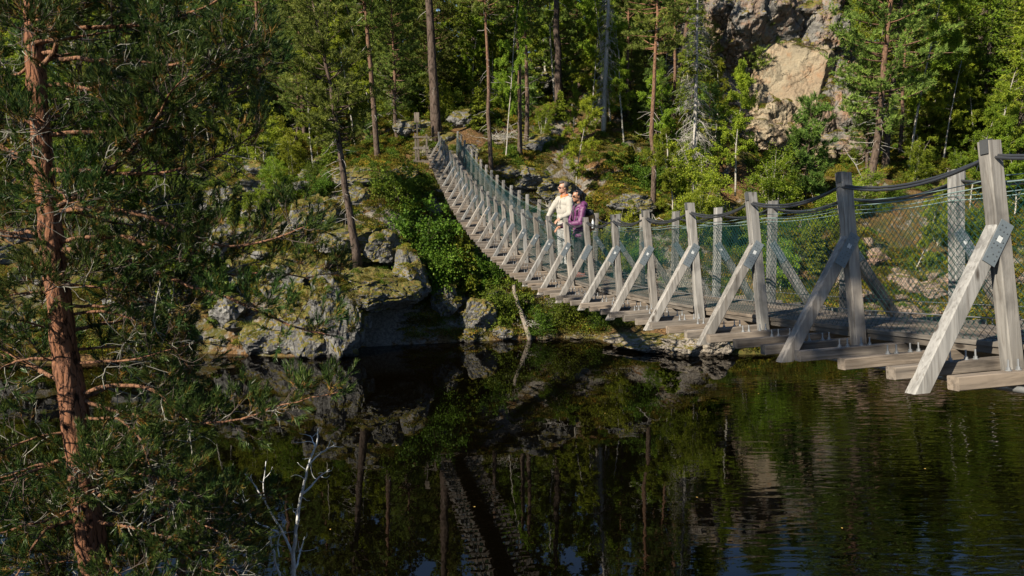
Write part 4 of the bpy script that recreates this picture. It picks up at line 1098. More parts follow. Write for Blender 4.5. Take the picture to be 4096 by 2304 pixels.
# ------------------------------------------------------------------ the pine in the foreground
M_TWIG = mat_plain('thin_brown_twig', (0.05, 0.037, 0.03), 0.9, 0, 0.4, 30, 0.3)
M_HLIMB = mat_bark('pine_limb_bark', (0.12, 0.062, 0.038), (0.15, 0.076, 0.043), 0.0, 6.0, 14.0, 0.9, 0.2)
def hero_shoots(C, pos, axs, per, rg, ln=0.068, w=0.0078, axis_len=0.11):
    """bottle-brush shoots: needles along a short twig, pointing forward and out; some carry yellowing old needles at the base"""
    n = len(pos); pos = np.asarray(pos); a = unit(np.asarray(axs))
    old = rg.random(n) < 0.30
    for yel in (0, 1):
        sel = old if yel else np.ones(n, bool)
        if not sel.any(): continue
        k = 14 if yel else per
        b = np.repeat(pos[sel], k, 0); A = np.repeat(a[sel], k, 0)
        t = rg.uniform(-0.55, 0.15, len(b)) if yel else rg.uniform(0, 1, len(b)) ** 0.8
        s = rand_perp(A, rg); sp = rg.uniform(0.30, 0.85, len(b))[:, None]
        d = unit(A * (0.75 + 0.5 * np.maximum(t, 0)[:, None]) + s * sp)
        L = np.repeat(rg.uniform(0.75, 1.3, sel.sum()), k) * ln
        add_blades(C, b + A * (t * axis_len)[:, None], d, L * rg.uniform(0.8, 1.1, len(b)), w, rg, yel)
def interp(c, t):
    n = len(c) - 1; u = np.clip(t, 0, 1) * n
    return np.array([np.interp(u, range(n + 1), c[:, i]) for i in range(3)])
def limb_parts(parent, origin, path, r0, rg, dens=1.0, t0=0.22, side=0.75, droop=0.0, grey=0.25, leafy=1.0, upness=0.45):
    """a limb with side branches, twigs and needle shoots: objects branch > needles"""
    B, C = MB(), MB()
    path = np.asarray(path); n = len(path)
    # smooth and roughen
    tt = np.linspace(0, 1, 4 * n); c = np.stack([np.interp(tt * (n - 1), range(n), path[:, i]) for i in range(3)], 1)
    for it in range(3): c[1:-1] = (c[:-2] + 2 * c[1:-1] + c[2:]) / 4
    c[1:] += fbm(c[1:] * 3.0, int(rg.integers(1e6)), 3)[:, None] * rg.normal(size=3) * 0.03
    L = np.linalg.norm(np.diff(c, axis=0), axis=1).sum()
    B.tube(c, r0 * (1 - 0.8 * tt ** 0.9), 7, 0)
    pos, axs = [], []
    nb = max(4, int(L * 10.5 * dens))
    for i in range(nb):
        t = t0 + (1 - t0) * (i + rg.random()) / nb
        p = interp(c, t); ax = unit(interp(c, min(1, t + 0.05)) - interp(c, max(0, t - 0.05)))
        sd = unit(rand_perp(ax[None], rg)[0] * (1, 1, 0.55) + (0, 0, 0.10)); l = side * (1.15 - 0.75 * t) * rg.uniform(0.35, 1.1)
        dead = rg.random() < grey * (1.25 - t)
        b = curve(p, ax * 0.65 + sd, l, 6, -0.25 if dead else upness + droop, 0.16 if dead else 0.10, rg)
        B.tube(b, np.linspace(r0 * 0.28 * (1.2 - t) + 0.002, 0.0025, 7), 4, 1 if dead else 2)
        if dead:
            for j in range(int(rg.integers(2, 6))):
                q = curve(interp(b, rg.uniform(0.2, 1)), unit(rg.normal(size=3)) + unit(b[-1] - b[0]) * 0.7, rg.uniform(0.08, 0.35), 5, rg.uniform(-.8, .5), 0.35, rg)
                B.tube(q, np.linspace(0.004, 0.0016, 6), 3, 1, False)
            continue
        k = max(3, int(l * 15))
        for j in range(k):
            u = 0.25 + 0.75 * (j + rg.random()) / k
            q = interp(b, u); ba = unit(b[-1] - b[0])
            d = unit(ba * 0.8 + rand_perp(ba[None], rg)[0] * 0.9 + (0, 0, 0.25)); tl = rg.uniform(0.05, 0.26) * (1.2 - 0.5 * u)
            tw = curve(q, d, tl, 3, 0.5, 0.12, rg)
            B.tube(tw, np.linspace(0.0038, 0.002, 4), 3, 2, False)
            if rg.random() < leafy:
                if tl > 0.13: pos.append(tw[2]); axs.append(tw[-1] - tw[1] + rg.normal(size=3) * 0.03)
                pos.append(tw[-1]); axs.append(tw[-1] - tw[-2] + (0, 0, 0.01))
                if rg.random() < 0.35: pos.append(tw[1]); axs.append(unit(rg.normal(size=3)) * 0.5 + unit(tw[-1] - tw[0]))
        if rg.random() < leafy: pos.append(b[-1]); axs.append(b[-1] - b[-2])
    if rg.random() < leafy: pos.append(c[-1]); axs.append(c[-1] - c[-3])
    o = new('branch', B.mesh('branch', [M_HLIMB, M_LICHEN, M_TWIG], True), parent); o.location = -Vector(origin)
    if pos:
        hero_shoots(C, pos, axs, 34, rg)
        nd = new('needles', C.mesh('needles', [M_HNEEDLE, M_HYELLOW]), o)
    return len(pos)
def hero_pine(label, trunk_px, widths, depth0, lean_depth, limbs, nrand, seed, base_z, group=None, zr=(0, 1), rand_len=(0.7, 2.0), azr=(-3.14, 3.14), top=1.0):
    rg = np.random.default_rng(seed)
    tp = np.array([at(x, y, depth0 + lean_depth * (1449 - y) / 1449) for x, y in trunk_px])
    tr = np.array(widths) / 2 * depth0 / (FOCAL * 2576 / 4096)
    # carry the trunk down to the bank and up past the frame
    down = tp[-1] + (tp[-1] - tp[-2]) * 0.2; down = np.array([down[0] + 0.05, down[1], base_z])
    up = np.array([tp[0] + (tp[0] - tp[1]) / np.linalg.norm(tp[0] - tp[1]) * u * top for u in (4.0, 2.6, 1.2)])
    P = np.concatenate([up, tp, down[None]]); W = np.concatenate([tr[0] * np.array([0.15, 0.5, 0.8]), tr, [tr[-1] * 1.35]])
    org = down
    E = empty('pine_tree', org); tag(E, label, 'tree', group)
    NS = 260
    tt = np.linspace(0, 1, NS); cc = np.stack([np.interp(tt * (len(P) - 1), range(len(P)), P[:, i]) for i in range(3)], 1); ww = np.interp(tt * (len(P) - 1), range(len(P)), W)
    for it in range(40): cc[1:-1] = (cc[:-2] + 2 * cc[1:-1] + cc[2:]) / 4
    T = MB(); T.tube(cc, ww, 28)
    v = T.v[0]; nn = NS * 28
    axis = np.repeat(cc, 28, 0); rad = v[:nn] - axis
    pl = fbm(v[:nn] * (14, 14, 6), seed, 4) * 0.06 + np.round(fbm(v[:nn] * (9, 9, 4), seed + 3, 2) * 3) * 0.035
    v[:nn] = axis + rad * (1 + pl)[:, None]
    o = new('trunk', T.mesh('trunk', M_HBARK, True), E); o.location = -Vector(org)
    tot = 0
    def on_trunk(y):                      # trunk point at an image height
        i = np.argmin([abs(at_y - y) for at_y in ys]); return cc[i], ww[i]
    ys = [project(p)[1] for p in cc]
    for lb in limbs:
        y0, pts, d_end, r = lb[:4]; kw = lb[4] if len(lb) > 4 else {}
        kw = dict({'grey': 0.42} if y0 > 950 else {}, **kw)
        p0, w0 = on_trunk(y0); dt = p0[1]
        k = len(pts); path = [p0]
        for i, (x, y) in enumerate(pts): path.append(at(x, y, dt + (d_end - dt) * (i + 1) / k))
        tot += limb_parts(E, org, path, r, rg, **kw)
    for i in range(nrand):
        t = zr[0] + (zr[1] - zr[0]) * (i + rg.random()) / nrand
        p0 = interp(cc, t); az = rg.uniform(*azr) if t < 0.35 else rg.uniform(-0.85, 3.14 + 0.85); l = rg.uniform(*rand_len) * (0.45 + 0.55 * min(1, t * 2.2))
        el = 0.5 - 0.75 * t + rg.normal() * 0.15
        path = curve(p0, (math.cos(az) * math.cos(el), math.sin(az) * math.cos(el), math.sin(el)), l, 6, 0.15, 0.10, rg)
        tot += limb_parts(E, org, path, rg.uniform(0.014, 0.026), rg, dens=0.9)
    return tot
TRUNK = [(78, -40), (86, 110), (96, 260), (108, 420), (128, 580), (150, 780), (168, 920), (190, 1060), (205, 1200), (222, 1330), (240, 1460)]
n1 = hero_pine('tall pine with flaking orange bark and dark needles filling the left of the view', TRUNK, [36, 41, 46, 50, 55, 60, 65, 70, 72, 74, 78], 7.2, 0.3, [
    (165, [(145, 95), (175, 40), (197, -20), (215, -90)], 7.0, 0.026),
    (205, [(215, 214), (300, 235), (380, 215), (450, 160)], 7.6, 0.026),
    (520, [(240, 465), (300, 408), (355, 350), (400, 292), (425, 235), (470, 190)], 6.6, 0.028, dict(dens=1.3)),
    (330, [(210, 330), (330, 340), (470, 300), (590, 230), (680, 150)], 7.7, 0.026, dict(dens=1.35, side=0.9)),
    (60, [(250, 70), (400, 60), (520, 20), (600, -40)], 7.2, 0.026, dict(dens=1.2)),
    (120, [(260, 150), (420, 170), (560, 130), (660, 100)], 6.9, 0.024, dict(dens=1.3)),
    (420, [(260, 430), (400, 440), (540, 400), (660, 330)], 7.0, 0.026, dict(dens=1.35)),
    (520, [(265, 520), (390, 548), (495, 600), (580, 625), (700, 600), (770, 570)], 7.0, 0.028, dict(dens=1.1)),
    (615, [(235, 622), (315, 650), (400, 695), (480, 720), (600, 760), (717, 822), (830, 850)], 6.9, 0.034, dict(dens=1.15)),
    (600, [(300, 600), (430, 640), (580, 690), (720, 680), (860, 700)], 7.4, 0.024, dict(dens=0.9)),
    (905, [(270, 908), (340, 905), (425, 880), (500, 860)], 7.0, 0.017, dict(grey=0.9, leafy=0.2)),
    (900, [(120, 905), (60, 915), (0, 925), (-60, 940)], 7.0, 0.022, dict(grey=0.6)),
    (990, [(290, 1033), (380, 1060), (450, 1075), (520, 1065)], 7.3, 0.024),
    (985, [(330, 960), (400, 985), (450, 1050), (515, 1072), (600, 1055), (680, 1025), (750, 1005), (850, 985)], 6.8, 0.022, dict(dens=1.2, side=0.5)),
    (1040, [(295, 1043), (357, 1105), (378, 1175), (395, 1240)], 6.7, 0.016, dict(grey=0.6)),
    (1125, [(250, 1125), (315, 1140), (382, 1190), (450, 1230)], 6.6, 0.022),
    (1240, [(330, 1230), (440, 1270), (520, 1320), (590, 1365)], 6.9, 0.022, dict(dens=1.3)),
    (1300, [(320, 1320), (450, 1360), (540, 1405), (600, 1450)], 6.6, 0.02, dict(dens=1.3)),
    (290, [(60, 290), (0, 262), (-60, 240)], 7.0, 0.024),
    (150, [(50, 185), (-20, 190), (-90, 200)], 7.4, 0.02),
    (610, [(90, 608), (30, 600), (-50, 590)], 6.9, 0.022),
    (720, [(80, 735), (0, 745), (-80, 750)], 7.3, 0.018, dict(grey=0.5)),
    (1080, [(120, 1090), (40, 1125), (-60, 1170)], 6.7, 0.02, dict(grey=0.5)),
    (1150, [(110, 1165), (20, 1195), (-70, 1215)], 7.0, 0.02, dict(grey=0.5)),
    (1290, [(130, 1310), (60, 1400), (20, 1480)], 6.5, 0.024, dict(grey=0.4)),
    (780, [(250, 775), (330, 800), (420, 850), (480, 930)], 7.6, 0.018, dict(grey=0.4)),
    (700, [(260, 720), (340, 735), (430, 790)], 7.5, 0.02, dict(dens=1.2)),
    (830, [(110, 820), (40, 800), (-40, 790)], 6.8, 0.016, dict(grey=0.4)),
    (290, [(125, 305), (100, 330), (70, 345)], 6.4, 0.016, dict(dens=1.6, side=0.5, t0=0.05)),
    (470, [(140, 480), (165, 505), (200, 510)], 6.4, 0.016, dict(dens=1.6, side=0.5, t0=0.05)),
    (670, [(160, 690), (140, 725), (100, 740)], 6.4, 0.016, dict(dens=1.6, side=0.5, t0=0.05)),
    (30, [(110, 50), (70, 70), (30, 60)], 6.5, 0.016, dict(dens=1.6, side=0.55, t0=0.05)),
    (1150, [(215, 1165), (235, 1190), (270, 1200)], 6.4, 0.014, dict(dens=1.4, side=0.45, t0=0.05)),
], 34, 101, 2.7, zr=(0.05, 0.92), rand_len=(0.8, 2.0))
# a smaller pine whose top fills the lower left corner
n2 = hero_pine('young pine with blue-green brushes below the tall pine, in the lower left corner', [(442, 1330), (450, 1380), (456, 1430), (462, 1470)], [8, 12, 16, 20], 7.9, 0.0, [
    (1300, [(430, 1290), (520, 1280), (590, 1300)], 7.9, 0.014, dict(dens=1.5, side=0.5)),
    (1360, [(470, 1370), (570, 1400)], 7.8, 0.014, dict(dens=1.5, side=0.5)),
    (1280, [(250, 1270), (150, 1275), (60, 1290)], 7.9, 0.014, dict(dens=1.5, side=0.5)),
    (1380, [(240, 1400), (120, 1420), (20, 1440)], 7.8, 0.014, dict(dens=1.5, side=0.5)),
    (1420, [(450, 1440), (550, 1470)], 7.7, 0.014, dict(dens=1.5, side=0.5)),
], 16, 202, 0.9, zr=(0.15, 0.95), rand_len=(0.4, 0.9), top=0.08)

# pale dead birch stems in front of the water
def snag():
    rg = np.random.default_rng(3); org = np.array(at(737, 1520, 8.6)); org[2] = 0.3
    E = empty('dead_birch', org); tag(E, 'dead birch with pale lichen-covered forked branches in front of the dark water', 'tree')
    paths = [([(745, 1700), (738, 1520), (738, 1399), (747, 1326), (754, 1266), (770, 1206), (777, 1166), (797, 1113), (800, 1079)], 17, 5, 'trunk'),
             ([(776, 1170), (800, 1145), (825, 1128), (843, 1117)], 7, 3, 'branch'), ([(757, 1250), (790, 1215), (808, 1195), (826, 1180)], 8, 3, 'branch'),
             ([(720, 1600), (703, 1449), (692, 1400), (683, 1365), (680, 1345)], 11, 5, 'branch'), ([(738, 1395), (715, 1340), (690, 1305), (665, 1255), (664, 1215), (669, 1160)], 9, 4, 'branch'),
             ([(665, 1255), (645, 1225), (617, 1193)], 6, 3, 'branch'), ([(700, 1340), (640, 1312), (612, 1275), (590, 1262), (572, 1248)], 8, 4, 'branch'),
             ([(742, 1430), (758, 1385), (766, 1350)], 8, 4, 'branch'), ([(703, 1400), (698, 1375), (704, 1345), (722, 1335)], 5, 3, 'branch'), ([(792, 1125), (786, 1105), (780, 1095)], 5, 3, 'branch'),
             ([(750, 1300), (738, 1285), (735, 1268)], 4, 2, 'branch'), ([(612, 1275), (614, 1262), (622, 1258)], 4, 2, 'branch')]
    for i, (pts, w0, w1, nm) in enumerate(paths):
        p = np.array([at(x, y, 8.6 + 0.04 * i + rg.normal() * 0.02) for x, y in pts])
        if i: p[0] = at(pts[0][0], pts[0][1], 8.6)
        tt = np.linspace(0, 1, 5 * len(p)); c = np.stack([np.interp(tt * (len(p) - 1), range(len(p)), p[:, j]) for j in range(3)], 1)
        for it in range(2): c[1:-1] = (c[:-2] + 2 * c[1:-1] + c[2:]) / 4
        c += np.stack([fbm(c * 6, 70 + j, 3) for j in range(3)], 1) * 0.012
        m = MB(); m.tube(c, np.linspace(w0, w1 * 0.7, len(c)) * 0.78 / 2 * 8.6 / 1950 * (1 + 0.18 * fbm(c * 14, 5, 2)), 9)
        for q in range(2 + len(pts) // 2):
            tw = curve(interp(c, rg.uniform(0.3, 0.98)), unit(rg.normal(size=3) * (1, 0.6, 0.7) + (0, 0, 0.35)), rg.uniform(0.06, 0.24), 5, 0.3, 0.22, rg)
            m.tube(tw, np.linspace(0.0055, 0.002, 6), 4)
        o = new(nm, m.mesh(nm, M_SNAG, True), E); o.location = -Vector(org)
M_SNAG = mat_plain('pale_lichen_bark', (0.40, 0.41, 0.41), 0.9, 0, 0.75, 28, 0.9)
snag()
SC['shoots'] = n1 + n2
# ------------------------------------------------------------------ the two people on the bridge
M_SKIN = mat_plain('sunlit_skin', (0.29, 0.155, 0.105), 0.55, 0, 0.08, 8)  # the man's own skin tone
M_SKIN2 = mat_plain('tanned_skin', (0.259, 0.130, 0.079), 0.5, 0, 0.08, 8)
M_HAIRG = mat_plain('greying_hair', (0.045, 0.038, 0.034), 0.6, 0, 0.5, 60, 0.6)
M_HAIRB = mat_plain('black_hair', (0.009, 0.007, 0.007), 0.35, 0, 0.3, 60, 0.5)
M_CREAM = mat_plain('cream_cotton', (0.25, 0.238, 0.215), 0.9, 0, 0.06, 14, 0.4)
M_ORANGE = mat_plain('orange_lining', (0.540, 0.144, 0.036), 0.9, 0, 0.1, 20)
M_WHITE = mat_plain('white_trouser_cotton', (0.30, 0.30, 0.295), 0.9, 0, 0.06, 12, 0.4)
M_PURPLE = mat_plain('purple_shell_fabric', (0.080, 0.016, 0.068), 0.6, 0, 0.15, 10, 0.4)
M_BLACK = mat_plain('black_fabric', (0.013, 0.013, 0.016), 0.7, 0, 0.2, 14, 0.3)
M_LENS = mat_plain('dark_lens', (0.009, 0.007, 0.007), 0.12, 0, 0.1, 10)
M_OCHRE = mat_plain('ochre_pack_fabric', (0.302, 0.144, 0.032), 0.8, 0, 0.15, 14, 0.3)
M_SHOE = mat_plain('dark_shoe', (0.025, 0.023, 0.022), 0.7, 0, 0.2, 20)
M_SHOEP = mat_plain('pinkish_shoe', (0.216, 0.094, 0.079), 0.7, 0, 0.2, 20)
M_BOTTLE = mat_plain('clear_bottle_plastic', (0.396, 0.418, 0.432), 0.2, 0, 0.05, 20)
def blob(mb, c, rad, rot=None, n=10):
    v, f = ico(3); v = v * np.asarray(rad)
    if rot is not None: v = v @ np.asarray(rot).T
    mb.add(v + np.asarray(c), None, f)
def chain(mb, pts, rads, n=12):
    pts = [np.asarray(p, float) for p in pts]
    for i in range(len(pts) - 1):
        L = np.linalg.norm(pts[i + 1] - pts[i]); k = max(2, int(L / (min(rads[i], rads[i + 1]) * 0.4)))
        tt = np.linspace(0, 1, min(k, 14))
        mb.tube(pts[i] + (pts[i + 1] - pts[i]) * tt[:, None], rads[i] + (rads[i + 1] - rads[i]) * tt, n)
        blob(mb, pts[i], (rads[i],) * 3)
    blob(mb, pts[-1], (rads[-1],) * 3)
def remeshed(name, mb, mat, voxel, smooth=4, fold=0.0, seed=0):
    me = mb.mesh(name + '_raw', mat); o = bpy.data.objects.new(name, me); COL.objects.link(o)
    r = o.modifiers.new('r', 'REMESH'); r.mode = 'VOXEL'; r.voxel_size = voxel; r.use_smooth_shade = True
    s = o.modifiers.new('s', 'SMOOTH'); s.iterations = smooth; s.factor = 0.5
    dg = bpy.context.evaluated_depsgraph_get(); dg.update()
    out = bpy.data.meshes.new_from_object(o.evaluated_get(dg)); out.name = name
    bpy.data.objects.remove(o, do_unlink=True); bpy.data.meshes.remove(me)
    if fold:
        n = len(out.vertices); co = np.empty(n * 3, np.float32); nr = np.empty(n * 3, np.float32)
        out.vertices.foreach_get('co', co); out.vertices.foreach_get('normal', nr)
        co = co.reshape(-1, 3).astype(float); nr = nr.reshape(-1, 3)
        f = fbm(co * (9, 9, 5) + fbm(co * 4, seed, 2)[:, None] * 1.5, seed + 1, 3)
        co += nr * (f * fold)[:, None]
        out.vertices.foreach_set('co', co.astype(np.float32).ravel())
    out.materials.clear(); out.materials.append(mat)
    out.update()
    return out
def hand(mb, wrist, d, palm_n, side, curl=0.5, s=1.0):
    """palm and five fingers; d points to the fingertips, palm_n out of the palm"""
    d = unit(d); palm_n = unit(np.asarray(palm_n) - d * np.dot(palm_n, d)); x = np.cross(d, palm_n) * side
    w = np.asarray(wrist, float)
    rot = np.stack([x, palm_n, d], 1)
    blob(mb, w + d * 0.045 * s, (0.040 * s, 0.016 * s, 0.052 * s), rot)
    for i, (ox, ln) in enumerate(((0.030, 0.070), (0.010, 0.080), (-0.010, 0.074), (-0.029, 0.058))):
        p = [w + d * 0.085 * s + x * ox * s]; a = 0.15 + curl * 0.25; dd = d
        for j in range(3):
            dd = unit(d * math.cos(a) + palm_n * math.sin(a)); p.append(p[-1] + dd * ln * s * (0.44, 0.32, 0.24)[j]); a += curl * 0.75
        chain(mb, p, [0.0095 * s, 0.009 * s, 0.008 * s, 0.0068 * s], 8)
    p0 = w + d * 0.025 * s + x * 0.034 * s
    chain(mb, [p0, p0 + (x * 0.75 + d * 0.75 + palm_n * 0.2) * 0.032 * s, p0 + (x * 0.95 + d * 1.6 + palm_n * 0.45) * 0.036 * s], [0.012 * s, 0.0105 * s, 0.008 * s], 8)
def person(label, loc, facing, height, sc):
    """local axes: y forward, x to the person's right, z up; facing is an angle in the ground plane"""
    E = empty('person', loc, (0, 0, facing - math.pi / 2), sc); tag(E, label, 'person'); return E
def head_parts(m, hc, yaw, pitch=0.0, fem=False):
    c, s = math.cos(yaw), math.sin(yaw)
    Rz = np.array([[c, -s, 0], [s, c, 0], [0, 0, 1]]); cp_, sp_ = math.cos(pitch), math.sin(pitch)
    Rx = np.array([[1, 0, 0], [0, cp_, -sp_], [0, sp_, cp_]]); M = Rz @ Rx
    P = lambda x, y, z: np.asarray(hc) + M @ np.array([x, y, z])
    k = 0.94 if fem else 1.0
    blob(m, P(0, -0.012, 0.028), (0.074 * k, 0.095 * k, 0.092), M)           # skull
    blob(m, P(0, 0.022, -0.030), (0.058 * k, 0.068, 0.080), M)               # face
    blob(m, P(0, 0.050, -0.082), (0.034 * k, 0.034, 0.030), M)               # chin
    blob(m, P(0.034 * k, 0.010, -0.066), (0.024, 0.042, 0.030), M); blob(m, P(-0.034 * k, 0.010, -0.066), (0.024, 0.042, 0.030), M)
    chain(m, [P(0, 0.086, 0.012), P(0, 0.103, -0.018)], [0.009, 0.0145], 8)   # nose
    blob(m, P(0, 0.084, 0.026), (0.045 * k, 0.014, 0.010), M)                # brow
    blob(m, P(0, 0.083, -0.053), (0.022, 0.011, 0.006), M); blob(m, P(0, 0.081, -0.063), (0.020, 0.011, 0.006), M)   # lips
    for sx in (-1, 1): blob(m, P(sx * 0.074 * k, -0.012, -0.008), (0.009, 0.020, 0.031), M)                          # ears
    return P, M
def glasses(P, M, k, w):
    g = MB()
    for sx in (-1, 1):
        v, f = ico(3); g.add((v * (0.026, 0.006, 0.020)) @ M.T + P(sx * 0.031, 0.094, 0.008), None, f)
        g.tube([P(sx * 0.055, 0.088, 0.014), P(sx * 0.077 * k, 0.04, 0.012), P(sx * 0.079 * k, -0.012, 0.008)], 0.0032, 6)
    g.tube([P(-0.008, 0.101, 0.014), P(0.008, 0.101, 0.014)], 0.003, 6)
    return g
def deck_at(px, py):
    """point of the deck surface seen at a pixel"""
    best = None
    for s in np.arange(5, 20, 0.02):
        f = frame(s)
        for w in (-0.3, -0.2, -0.1, 0.0, 0.1, 0.2, 0.3):
            p = f @ Vector((w, 0, 0.155)); q = project(p); e = abs(q[0] - px) + abs(q[1] - py)
            if best is None or e < best[0]: best = (e, s, w, np.array(p))
    return best

# --- man in the cream hoodie
_, ms, mw, mp = deck_at(1420, 676)
face_m = math.atan2(-0.55, -0.84)
MAN = person('man in a cream hoodie and sunglasses resting his hand on the rail', tuple(mp), face_m, 1.8, 1.07)
hc = (0.0, 0.035, 1.665)
b = MB()
P, HM = head_parts(b, hc, 0.30 * -1, 0.0)
chain(b, [(0, -0.015, 1.46), (0, 0.01, 1.60)], [0.062, 0.056])
blob(b, (0, 0, 1.30), (0.155, 0.095, 0.17)); blob(b, (0, 0, 1.08), (0.14, 0.09, 0.18)); blob(b, (0, 0, 0.95), (0.15, 0.10, 0.12))
chain(b, [(-0.17, 0, 1.42), (0.17, 0, 1.42)], [0.055, 0.055])
RA = [(0.185, 0.0, 1.415), (0.31, 0.09, 1.20), (0.235, 0.26, 1.045)]      # his right arm reaches to the rail
LA = [(-0.185, 0.0, 1.415), (-0.26, 0.06, 1.15), (-0.20, 0.28, 1.06)]
for A in (RA, LA): chain(b, A, [0.052, 0.040, 0.027])
hand(b, np.array(RA[2]), (-0.05, 0.30, -0.95), (0, -0.9, -0.3), -1, 0.3)
hand(b, np.array(LA[2]), (0.10, 0.75, -0.55), (0, -0.6, -0.7), 1, 0.35)
for sx in (-1, 1): chain(b, [(sx * 0.085, 0, 0.92), (sx * 0.10, 0.025, 0.50), (sx * 0.105, -0.01, 0.09)], [0.078, 0.052, 0.038]); chain(b, [(sx * 0.105, -0.03, 0.05), (sx * 0.115, 0.14, 0.035)], [0.036, 0.03])
new('body', remeshed('body', b, M_SKIN, 0.007, 3), MAN)
h = MB()
blob(h, (0, 0, 0.955), (0.180, 0.130, 0.07)); blob(h, (0, 0.005, 1.05), (0.188, 0.138, 0.15)); blob(h, (0, 0.01, 1.22), (0.195, 0.138, 0.18)); blob(h, (0, 0.005, 1.36), (0.205, 0.125, 0.11))
chain(h, [(-0.175, -0.005, 1.415), (0.175, -0.005, 1.415)], [0.072, 0.072])
for A in (RA, LA): chain(h, [A[0], A[1], np.array(A[1]) * 0.12 + np.array(A[2]) * 0.88], [0.078, 0.068, 0.050])
blob(h, (0, -0.085, 1.475), (0.125, 0.075, 0.085)); chain(h, [(-0.10, -0.03, 1.475), (-0.075, 0.055, 1.455), (0, 0.085, 1.425)], [0.040, 0.032, 0.026]); chain(h, [(0.10, -0.03, 1.475), (0.075, 0.055, 1.455), (0, 0.085, 1.425)], [0.040, 0.032, 0.026])
new('hoodie', remeshed('hoodie', h, M_CREAM, 0.009, 5, 0.009, 4), MAN)
c = MB(); chain(c, [(0.078, -0.02, 1.515), (0.060, 0.05, 1.49), (0, 0.088, 1.455), (-0.060, 0.05, 1.49), (-0.078, -0.02, 1.515), (0, -0.085, 1.53), (0.078, -0.02, 1.515)], [0.020] * 7)
new('collar_lining', remeshed('collar_lining', c, M_ORANGE, 0.007, 3), MAN)
for sx in (-1, 1):
    d = MB(); d.tube([(sx * 0.03, 0.115, 1.425), (sx * 0.036, 0.148, 1.36), (sx * 0.045, 0.158, 1.27)], 0.004, 6); d.tube([(sx * 0.045, 0.158, 1.275), (sx * 0.046, 0.159, 1.25)], 0.007, 6); new('drawstring', d.mesh('drawstring', M_HAIRG), MAN)
t = MB()
blob(t, (0, 0, 0.93), (0.165, 0.115, 0.10))
for sx in (-1, 1): chain(t, [(sx * 0.085, 0, 0.90), (sx * 0.10, 0.025, 0.50), (sx * 0.105, -0.005, 0.11)], [0.098, 0.078, 0.066])
new('trousers', remeshed('trousers', t, M_WHITE, 0.009, 4, 0.007, 9), MAN)
for sx in (-1, 1):
    s = MB(); chain(s, [(sx * 0.105, -0.045, 0.055), (sx * 0.110, 0.06, 0.050), (sx * 0.118, 0.165, 0.036)], [0.052, 0.048, 0.038]); s.box((sx * 0.112, 0.06, 0.012), (0.10, 0.29, 0.024)); new('shoe', remeshed('shoe', s, M_SHOE, 0.008, 3), MAN)
hr = MB()
blob(hr, P(0, -0.040, 0.048), (0.079, 0.080, 0.080), HM); blob(hr, P(0, 0.035, 0.108), (0.055, 0.050, 0.026), HM); blob(hr, P(0.02, 0.0, 0.118), (0.055, 0.075, 0.028), HM); blob(hr, P(0, -0.075, -0.005), (0.062, 0.035, 0.055), HM)
for sx in (-1, 1): blob(hr, P(sx * 0.072, -0.015, 0.030), (0.012, 0.030, 0.030), HM)
new('hair', remeshed('hair', hr, M_HAIRG, 0.006, 2, 0.006, 3), MAN)
new('sunglasses', glasses(P, HM, 1.0, 0).mesh('sunglasses', M_LENS, True), MAN)

# --- woman in the purple jacket
_, ws, ww_, wp = deck_at(1458, 694)
face_w = math.atan2(-0.35, -0.94)
WOM = person('woman in a purple jacket with a black ponytail leaning on the rail', tuple(wp), face_w, 1.66, 0.975)
hc = (0.0, 0.075, 1.655)
b = MB()
P, HM = head_parts(b, hc, 0.15, -0.06, True)
chain(b, [(0, 0.01, 1.46), (0, 0.055, 1.60)], [0.050, 0.046])
blob(b, (0, 0.01, 1.30), (0.14, 0.09, 0.17)); blob(b, (0, 0, 1.08), (0.12, 0.085, 0.18)); blob(b, (0, 0, 0.95), (0.15, 0.10, 0.12))
chain(b, [(-0.15, 0.01, 1.41), (0.15, 0.01, 1.41)], [0.048, 0.048])
RA = [(0.165, 0.01, 1.405), (0.235, 0.09, 1.13), (0.12, 0.42, 1.02)]
LA = [(-0.165, 0.01, 1.405), (-0.235, 0.10, 1.13), (-0.08, 0.45, 1.07)]
for A in (RA, LA): chain(b, A, [0.046, 0.036, 0.025])
hand(b, np.array(RA[2]), (-0.2, 0.75, -0.45), (0, -0.4, -0.8), -1, 0.5, 0.9)
hand(b, np.array(LA[2]), (0.1, 0.85, -0.25), (0, -0.3, -0.9), 1, 0.5, 0.9)
for sx in (-1, 1): chain(b, [(sx * 0.085, 0, 0.92), (sx * 0.09, 0.02, 0.50), (sx * 0.095, -0.01, 0.09)], [0.075, 0.048, 0.035]); chain(b, [(sx * 0.095, -0.03, 0.05), (sx * 0.10, 0.13, 0.035)], [0.034, 0.028])
new('body', remeshed('body', b, M_SKIN2, 0.007, 3), WOM)
h = MB()
blob(h, (0, 0, 0.86), (0.185, 0.140, 0.08)); blob(h, (0, 0.0, 0.98), (0.175, 0.135, 0.15)); blob(h, (0, 0.01, 1.15), (0.165, 0.128, 0.18)); blob(h, (0, 0.01, 1.33), (0.175, 0.122, 0.13))
chain(h, [(-0.15, 0.0, 1.405), (0.15, 0.0, 1.405)], [0.066, 0.066])
for A in (RA, LA): chain(h, [A[0], A[1], np.array(A[1]) * 0.08 + np.array(A[2]) * 0.92], [0.072, 0.062, 0.044])
blob(h, (0, -0.075, 1.475), (0.125, 0.080, 0.085)); chain(h, [(0.10, -0.03, 1.49), (0.085, 0.05, 1.46), (0.03, 0.10, 1.41)], [0.042, 0.034, 0.024]); chain(h, [(-0.10, -0.03, 1.49), (-0.085, 0.05, 1.46), (-0.03, 0.10, 1.41)], [0.042, 0.034, 0.024])
new('jacket', remeshed('jacket', h, M_PURPLE, 0.009, 5, 0.009, 14), WOM)
